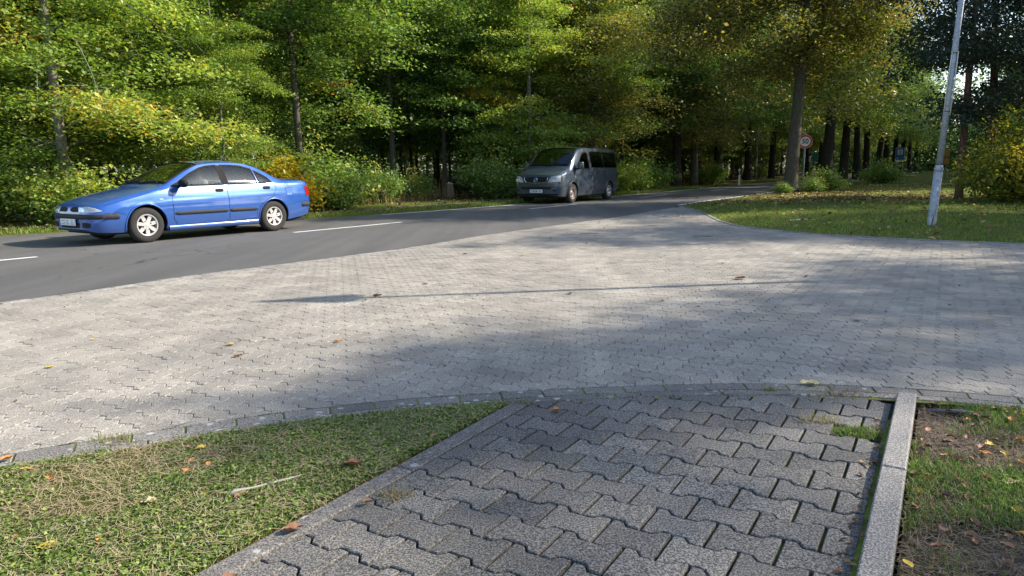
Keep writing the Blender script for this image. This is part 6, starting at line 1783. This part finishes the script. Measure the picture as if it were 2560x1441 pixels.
# leaning lamp pole on the verge
pole = empty('lamp_pole', (7.30, 12.24, -.02)); T(pole, 'leaning galvanised steel lamp pole with cream conduits standing on the verge lawn', 'pole')
ax = Vector((.052, 0, 1)).normalized()
def pz(h): return ax * h
mb = MB(); mb.tube([pz(0), pz(.05), pz(1.02)], [.074, .070, .068], 24)
lower = mb.build('lower_shaft', M_GALV, pole, True)
mb = MB(); mb.tube([pz(1.02), pz(1.07), pz(1.13), pz(1.135)], [.068, .073, .056, .052], 24); mb.build('shaft_collar', M_GALV, pole, True)
mb = MB(); mb.tube([pz(1.13), pz(2.6), pz(5.2)], [.052, .047, .040], 20); mb.build('upper_shaft', M_GALV, pole, True)
for (sx, sy, h0, h1) in ((-.052, -.02, 1.98, 3.0), (.038, -.046, 1.96, 3.0)):
    mb = MB(); mb.tube([pz(h0) + Vector((sx, sy, 0)), pz((h0 + h1) / 2) + Vector((sx * 1.15, sy, 0)), pz(h1) + Vector((sx * .9, sy, 0))], .009, 8); mb.build('conduit', M_CREAM, pole, True)
for h in (2.02, 2.97, 1.14):
    mb = MB(); mb.tube([pz(h), pz(h + .012)], .0575 if h > 1.5 else .0575, 20); mb.build('strap', M_TAPE, pole, True)
def patch_on_pole(name, h0, h1, a0, a1, rr, mat):
    V = []
    for i in range(5):
        for j in range(2):
            a = a0 + (a1 - a0) * i / 4; p = pz(h0 + (h1 - h0) * j); V.append(p + Vector((cos(a), sin(a), 0)) * rr)
    F = [(i * 2, i * 2 + 2, i * 2 + 3, i * 2 + 1) for i in range(4)]
    return link(name, mesh(name, V, F, True, mat), parent=pole)
patch_on_pole('sticker', 2.62, 2.99, R(-75), R(-40), .0515, M_STICK)
patch_on_pole('sticker', .70, .76, R(-115), R(-85), .0705, simple('white_sticker', (.7, .72, .74), .5))
for a, b in (((-.030, .05), (-.012, .28)), ((-.012, .02), (-.010, .22)), ((-.010, .20), (.016, .34)), ((-.034, .26), (-.022, .34))):
    P = []
    for (x, h) in (a, b):
        ang = R(-100) + x / .07; P.append(pz(h) + Vector((cos(ang), sin(ang), 0)) * .0715)
    MB().tube(P, .0035, 5).build('scratch_mark', M_TAPE, pole)
for h in (.62, .36, .93):
    ang = R(-110 + 40 * h); c = pz(h) + Vector((cos(ang), sin(ang), 0)) * .067
    MB().tube([c, c + Vector((cos(ang), sin(ang), 0)) * .006], .007, 8).build('bolt', M_TAPE, pole)
# street lamp out of frame whose shadow crosses the paving
lampp = empty('street_lamp', (6.95, 7.36, 0)); T(lampp, 'street lamp outside the picture whose thin shadow crosses the paving', 'street lamp')
MB().tube([(0, 0, 0), (0, 0, 1.2), (0, 0, 5.72)], [.06, .055, .035], 16).build('shaft', M_GALV, lampp, True)
MB().tube([(0, 0, 5.65), (-.25, -.04, 5.77), (-.62, -.08, 5.81)], [.035, .08, .06], 14).build('lamp_head', M_GALV, lampp, True)
MB().tube([(0, 0, 5.72), (0, 0, 5.76), (0, 0, 6.0)], [.05, .20, .12], 18).build('lamp_shade', M_GALV, lampp, True)

M_SWHITE = simple('sign_white', (.78, .78, .76), .4); M_SRED = simple('sign_red', (.6, .015, .02), .4); M_SBLUE = simple('sign_blue', (.03, .10, .30), .4)
M_SGREY = simple('sign_back_grey', (.25, .26, .27), .5, .3); M_STEAL = simple('sign_teal', (.02, .22, .20), .5); M_SORANGE = simple('sign_orange', (.55, .24, .02), .5); M_SBROWN = simple('sign_brown', (.10, .03, .02), .5)
def face_rot(x, y, extra=0.0): return math.atan2(-x, y) + extra      # sign front (local -y) turned to the camera side
def disc(name, r0, r1, y, mat, parent, n=40):
    V, F = [], []
    if r0 <= 0:
        V = [(0, y, 0)] + [(r1 * cos(2 * pi * k / n), y, r1 * sin(2 * pi * k / n)) for k in range(n)]
        F = [(0, 1 + k, 1 + (k + 1) % n) for k in range(n)]
    else:
        for k in range(n):
            c, s = cos(2 * pi * k / n), sin(2 * pi * k / n); V += [(r0 * c, y, r0 * s), (r1 * c, y, r1 * s)]
        F = [(2 * k, 2 * k + 1, 2 * ((k + 1) % n) + 1, 2 * ((k + 1) % n)) for k in range(n)]
    return link(name, mesh(name, V, F, False, mat), parent=parent)
s50 = empty('speed_limit_sign', (12.95, 31.47, .12), face_rot(12.7, 31.5, R(4))); T(s50, 'round red-rimmed speed limit sign reading 50 half hidden by the big trunk', 'traffic sign')
MB().tube([(0, .03, 0), (0, .03, 2.42)], .03, 12).build('post', M_GALV, s50, True)
pl = empty('sign_plate', (0, 0, 2.09)); pl.parent = s50
V, F = lathe([(.001, .012), (.30, .012), (.303, .006), (.30, 0.0), (.001, 0)], 40); link('plate', mesh('plate', V, F, False, M_SGREY), parent=pl)
disc('white_face', 0, .212, -.002, M_SWHITE, pl); disc('red_rim', .208, .290, -.003, M_SRED, pl); disc('white_edge', .288, .30, -.002, M_SWHITE, pl)
text_mesh('50', .30, M_INK, 'numerals', pl, loc=(0, -.006, 0), rot=(R(90), 0, 0), sx=.92, offset=.004)
MB().box(-.035, .035, .01, .02, 1.42, 1.52).build('clip', M_SWHITE, s50)
cs = empty('camping_sign', (33.5, 61.46, .25), face_rot(33.5, 61.5, R(8))); T(cs, 'blue rectangular sign with tent and caravan symbol among the avenue trunks', 'traffic sign')
for q in (-.25, .25): MB().tube([(q, .04, 0), (q, .04, 2.2)], .03, 8).build('post', M_GALV, cs, True)
b_ = box('panel', -.33, .33, 0, .02, 1.34, 2.34, M_SBLUE, cs)
box('white_square', -.19, .19, -.006, -.001, 1.80, 2.20, M_SWHITE, b_)
V = [(-.13, -.009, 2.00), (.13, -.009, 2.00), (.03, -.009, 2.16), (0, -.009, 2.18), (-.03, -.009, 2.16), (-.06, -.009, 2.0), (0, -.009, 2.09), (.06, -.009, 2.0)]
link('tent_symbol', mesh('tent_symbol', V, [(0, 5, 6, 4), (4, 6, 3), (3, 6, 2), (6, 7, 1, 2)], False, M_INK), parent=b_)
V = [(-.12, -.009, 1.87), (.07, -.009, 1.87), (.14, -.009, 1.87), (.14, -.009, 1.90), (.10, -.009, 1.96), (-.10, -.009, 1.96), (-.12, -.009, 1.94)]
link('caravan_symbol', mesh('caravan_symbol', V, [(0, 1, 2, 3, 4, 5, 6)], False, M_INK), parent=b_)
box('lower_panel', -.33, .33, 0, .02, 1.16, 1.31, M_SWHITE, cs)
box('white_edging', -.345, .345, .004, .018, 1.325, 2.355, M_SWHITE, cs)
def small_sign(name, x, y, z, w, h, mat, lb, foot=.1, cat='sign'):
    e = empty(name, (x, y, foot), face_rot(x, y)); T(e, lb, cat)
    MB().tube([(0, .03, 0), (0, .03, z - foot + h / 2)], .028, 8).build('post', M_GALV, e, True)
    box('panel', -w / 2, w / 2, 0, .02, z - foot - h / 2, z - foot + h / 2, mat, e, .005); return e
small_sign('white_sign', 23.98, 57.17, 1.72, .14, .42, M_SWHITE, 'small white sign on a thin post between the avenue trunks')
small_sign('green_sign', 25.9, 60.7, 1.9, .38, .65, M_STEAL, 'small teal-green sign beyond the road, right of the white one')
small_sign('brown_sign', 26.92, 60.26, 1.75, .42, .9, M_SBROWN, 'dark brown sign board between the first and second avenue trunks')
e = small_sign('orange_sign', 32.5, 53.2, 1.95, .34, .50, M_SORANGE, 'orange construction sign right of the leaning pole, far down the path')
box('panel', -.18, .18, 0, .02, 1.05, 1.45, M_SORANGE, e, .005)
# delineator post
dl = empty('delineator_post', (14.08, 43.79, .05), face_rot(14, 43.8)); T(dl, 'white roadside delineator post with black slanted band on the far verge', 'delineator')
box('body', -.06, .06, -.05, .05, 0, .66, M_SWHITE, dl, .02)
V, F = [], []
mb = MB(); v, f = box_vf(-.0605, .0605, -.0505, .0505, .64, .86); v = [(a, b, c + (.04 if a > 0 else -.04)) for a, b, c in v]; mb.add(v, f); mb.build('black_band', M_INK, dl)
mb = MB(); v, f = box_vf(-.06, .06, -.05, .05, .84, 1.0); v = [(a, b, c + ((.04 if a > 0 else -.04) if c < .9 else 0)) for a, b, c in v]; mb.add(v, f); mb.build('top', M_SWHITE, dl)
box('reflector', -.02, .02, -.056, -.051, .70, .82, M_SWHITE, dl)
tp = empty('marker_pole', (15.65, 45.38, .2)); T(tp, 'thin pole with a white band right of the delineator post', 'pole')
MB().tube([(0, 0, 0), (.02, 0, 1.3), (.05, 0, 3.4)], .022, 8).build('shaft', M_GALV, tp, True)
MB().tube([(.015, 0, 1.05), (.025, 0, 1.5)], .035, 8).build('white_band', M_SWHITE, tp, True)
# sawn-off post
st_ = empty('wooden_post', (-2.47, 28.89, .0)); T(st_, 'short sawn-off weathered wooden post at the forest edge', 'post')
mb = MB(); k = 14; rs_ = [1 + .08 * math.sin(3 * i) + .05 * math.cos(5 * i) for i in range(k)]
V, F = [], []
for j, (z, s) in enumerate(((0, 1.25), (.08, 1.1), (.3, 1.0), (.6, .95), (.665, .93))):
    for i in range(k): V.append((.145 * s * rs_[i] * cos(2 * pi * i / k), .145 * s * rs_[i] * sin(2 * pi * i / k), z + (.02 * sin(2 * pi * i / k) if j == 4 else 0)))
for j in range(4):
    for i in range(k): F.append((j * k + i, j * k + (i + 1) % k, (j + 1) * k + (i + 1) % k, (j + 1) * k + i))
link('bark_side', mesh('bark_side', V, F, False, bark('weathered_wood', (.14, .10, .07), (.34, .27, .20), 8)), parent=st_)
link('sawn_top', mesh('sawn_top', [v for v in V[-k:]], [tuple(range(k))], False, simple('sawn_wood', (.45, .35, .24), .8)), parent=st_)
tg = box('paper_tag', -.05, .0, -.02, .02, .67, .72, M_SWHITE, st_, .01)
# litter and sticks
def stick(name, pts, r, mat, lb):
    o = MB().tube(pts, r, 8).build(name, mat, None, True); return T(o, lb, 'stick')
M_WSTICK = simple('bleached_wood', (.40, .37, .31), .8); M_GSTICK = simple('grey_bark_twig', (.20, .18, .17), .9)
stick('stick', [(-1.00, 2.31, .012), (-.985, 2.325, .018), (-.93, 2.35, .018), (-.88, 2.395, .014), (-.83, 2.42, .018), (-.79, 2.46, .014)], [.004, .0085, .0045, .0055, .004, .0025], M_WSTICK, 'pale bleached stick lying in the left lawn')
stick('stick', [(1.93, 3.15, -.018), (2.05, 3.10, -.006), (2.16, 3.03, -.008)], [.008, .009, .006], M_GSTICK, 'grey branch piece lying under the border kerb in the right lawn')
stick('stick', [(-1.50, 2.05, .01), (-1.38, 2.15, .014)], [.004, .003], M_GSTICK, 'thin dark twig in the left lawn beside the low yellow leaf')
for i, (x, y, a, L) in enumerate([(2.6, 13.9, .3, .5), (1.2, 12.4, .1, .35), (3.3, 11.6, 2.9, .3)]):
    stick('twig', [(x, y, .006), (x + L * .5 * cos(a), y + L * .5 * sin(a), .012), (x + L * cos(a), y + L * sin(a), .006)], .006, M_GSTICK, ['thin twig on the shaded far part of the paving', 'twig on the paving in front of the far shaded part', 'short twig on the paving near the curved kerb'][i])
def rock(name, x, y, z, r, mat, lb, seed):
    bm = bmesh.new(); bmesh.ops.create_icosphere(bm, subdivisions=2, radius=1); rg_ = np.random.default_rng(seed)
    for v in bm.verts: v.co = Vector((v.co.x * r[0], v.co.y * r[1], v.co.z * r[2])) * (1 + .13 * rg_.normal())
    me = bpy.data.meshes.new(name); bm.to_mesh(me); bm.free(); o = link(name, me, mat, loc=(x, y, z)); return T(o, lb, 'stone')
rock('flat_stone', 5.92, 14.3, .05, (.30, .10, .025), simple('pale_flat_stone', (.5, .48, .44), .8), 'pale flat stone lying in the verge lawn behind the kerb', 3)
rock('paper_scrap', -2.68, 26.36, .06, (.09, .06, .05), M_SWHITE, 'white paper scrap on the far verge near the sawn-off post', 5)['category'] = 'litter'
rock('white_pebble', 1.98, 2.50, -.02, (.018, .014, .008), M_SWHITE, 'small white chip in the grass above the spotted leaf', 6)
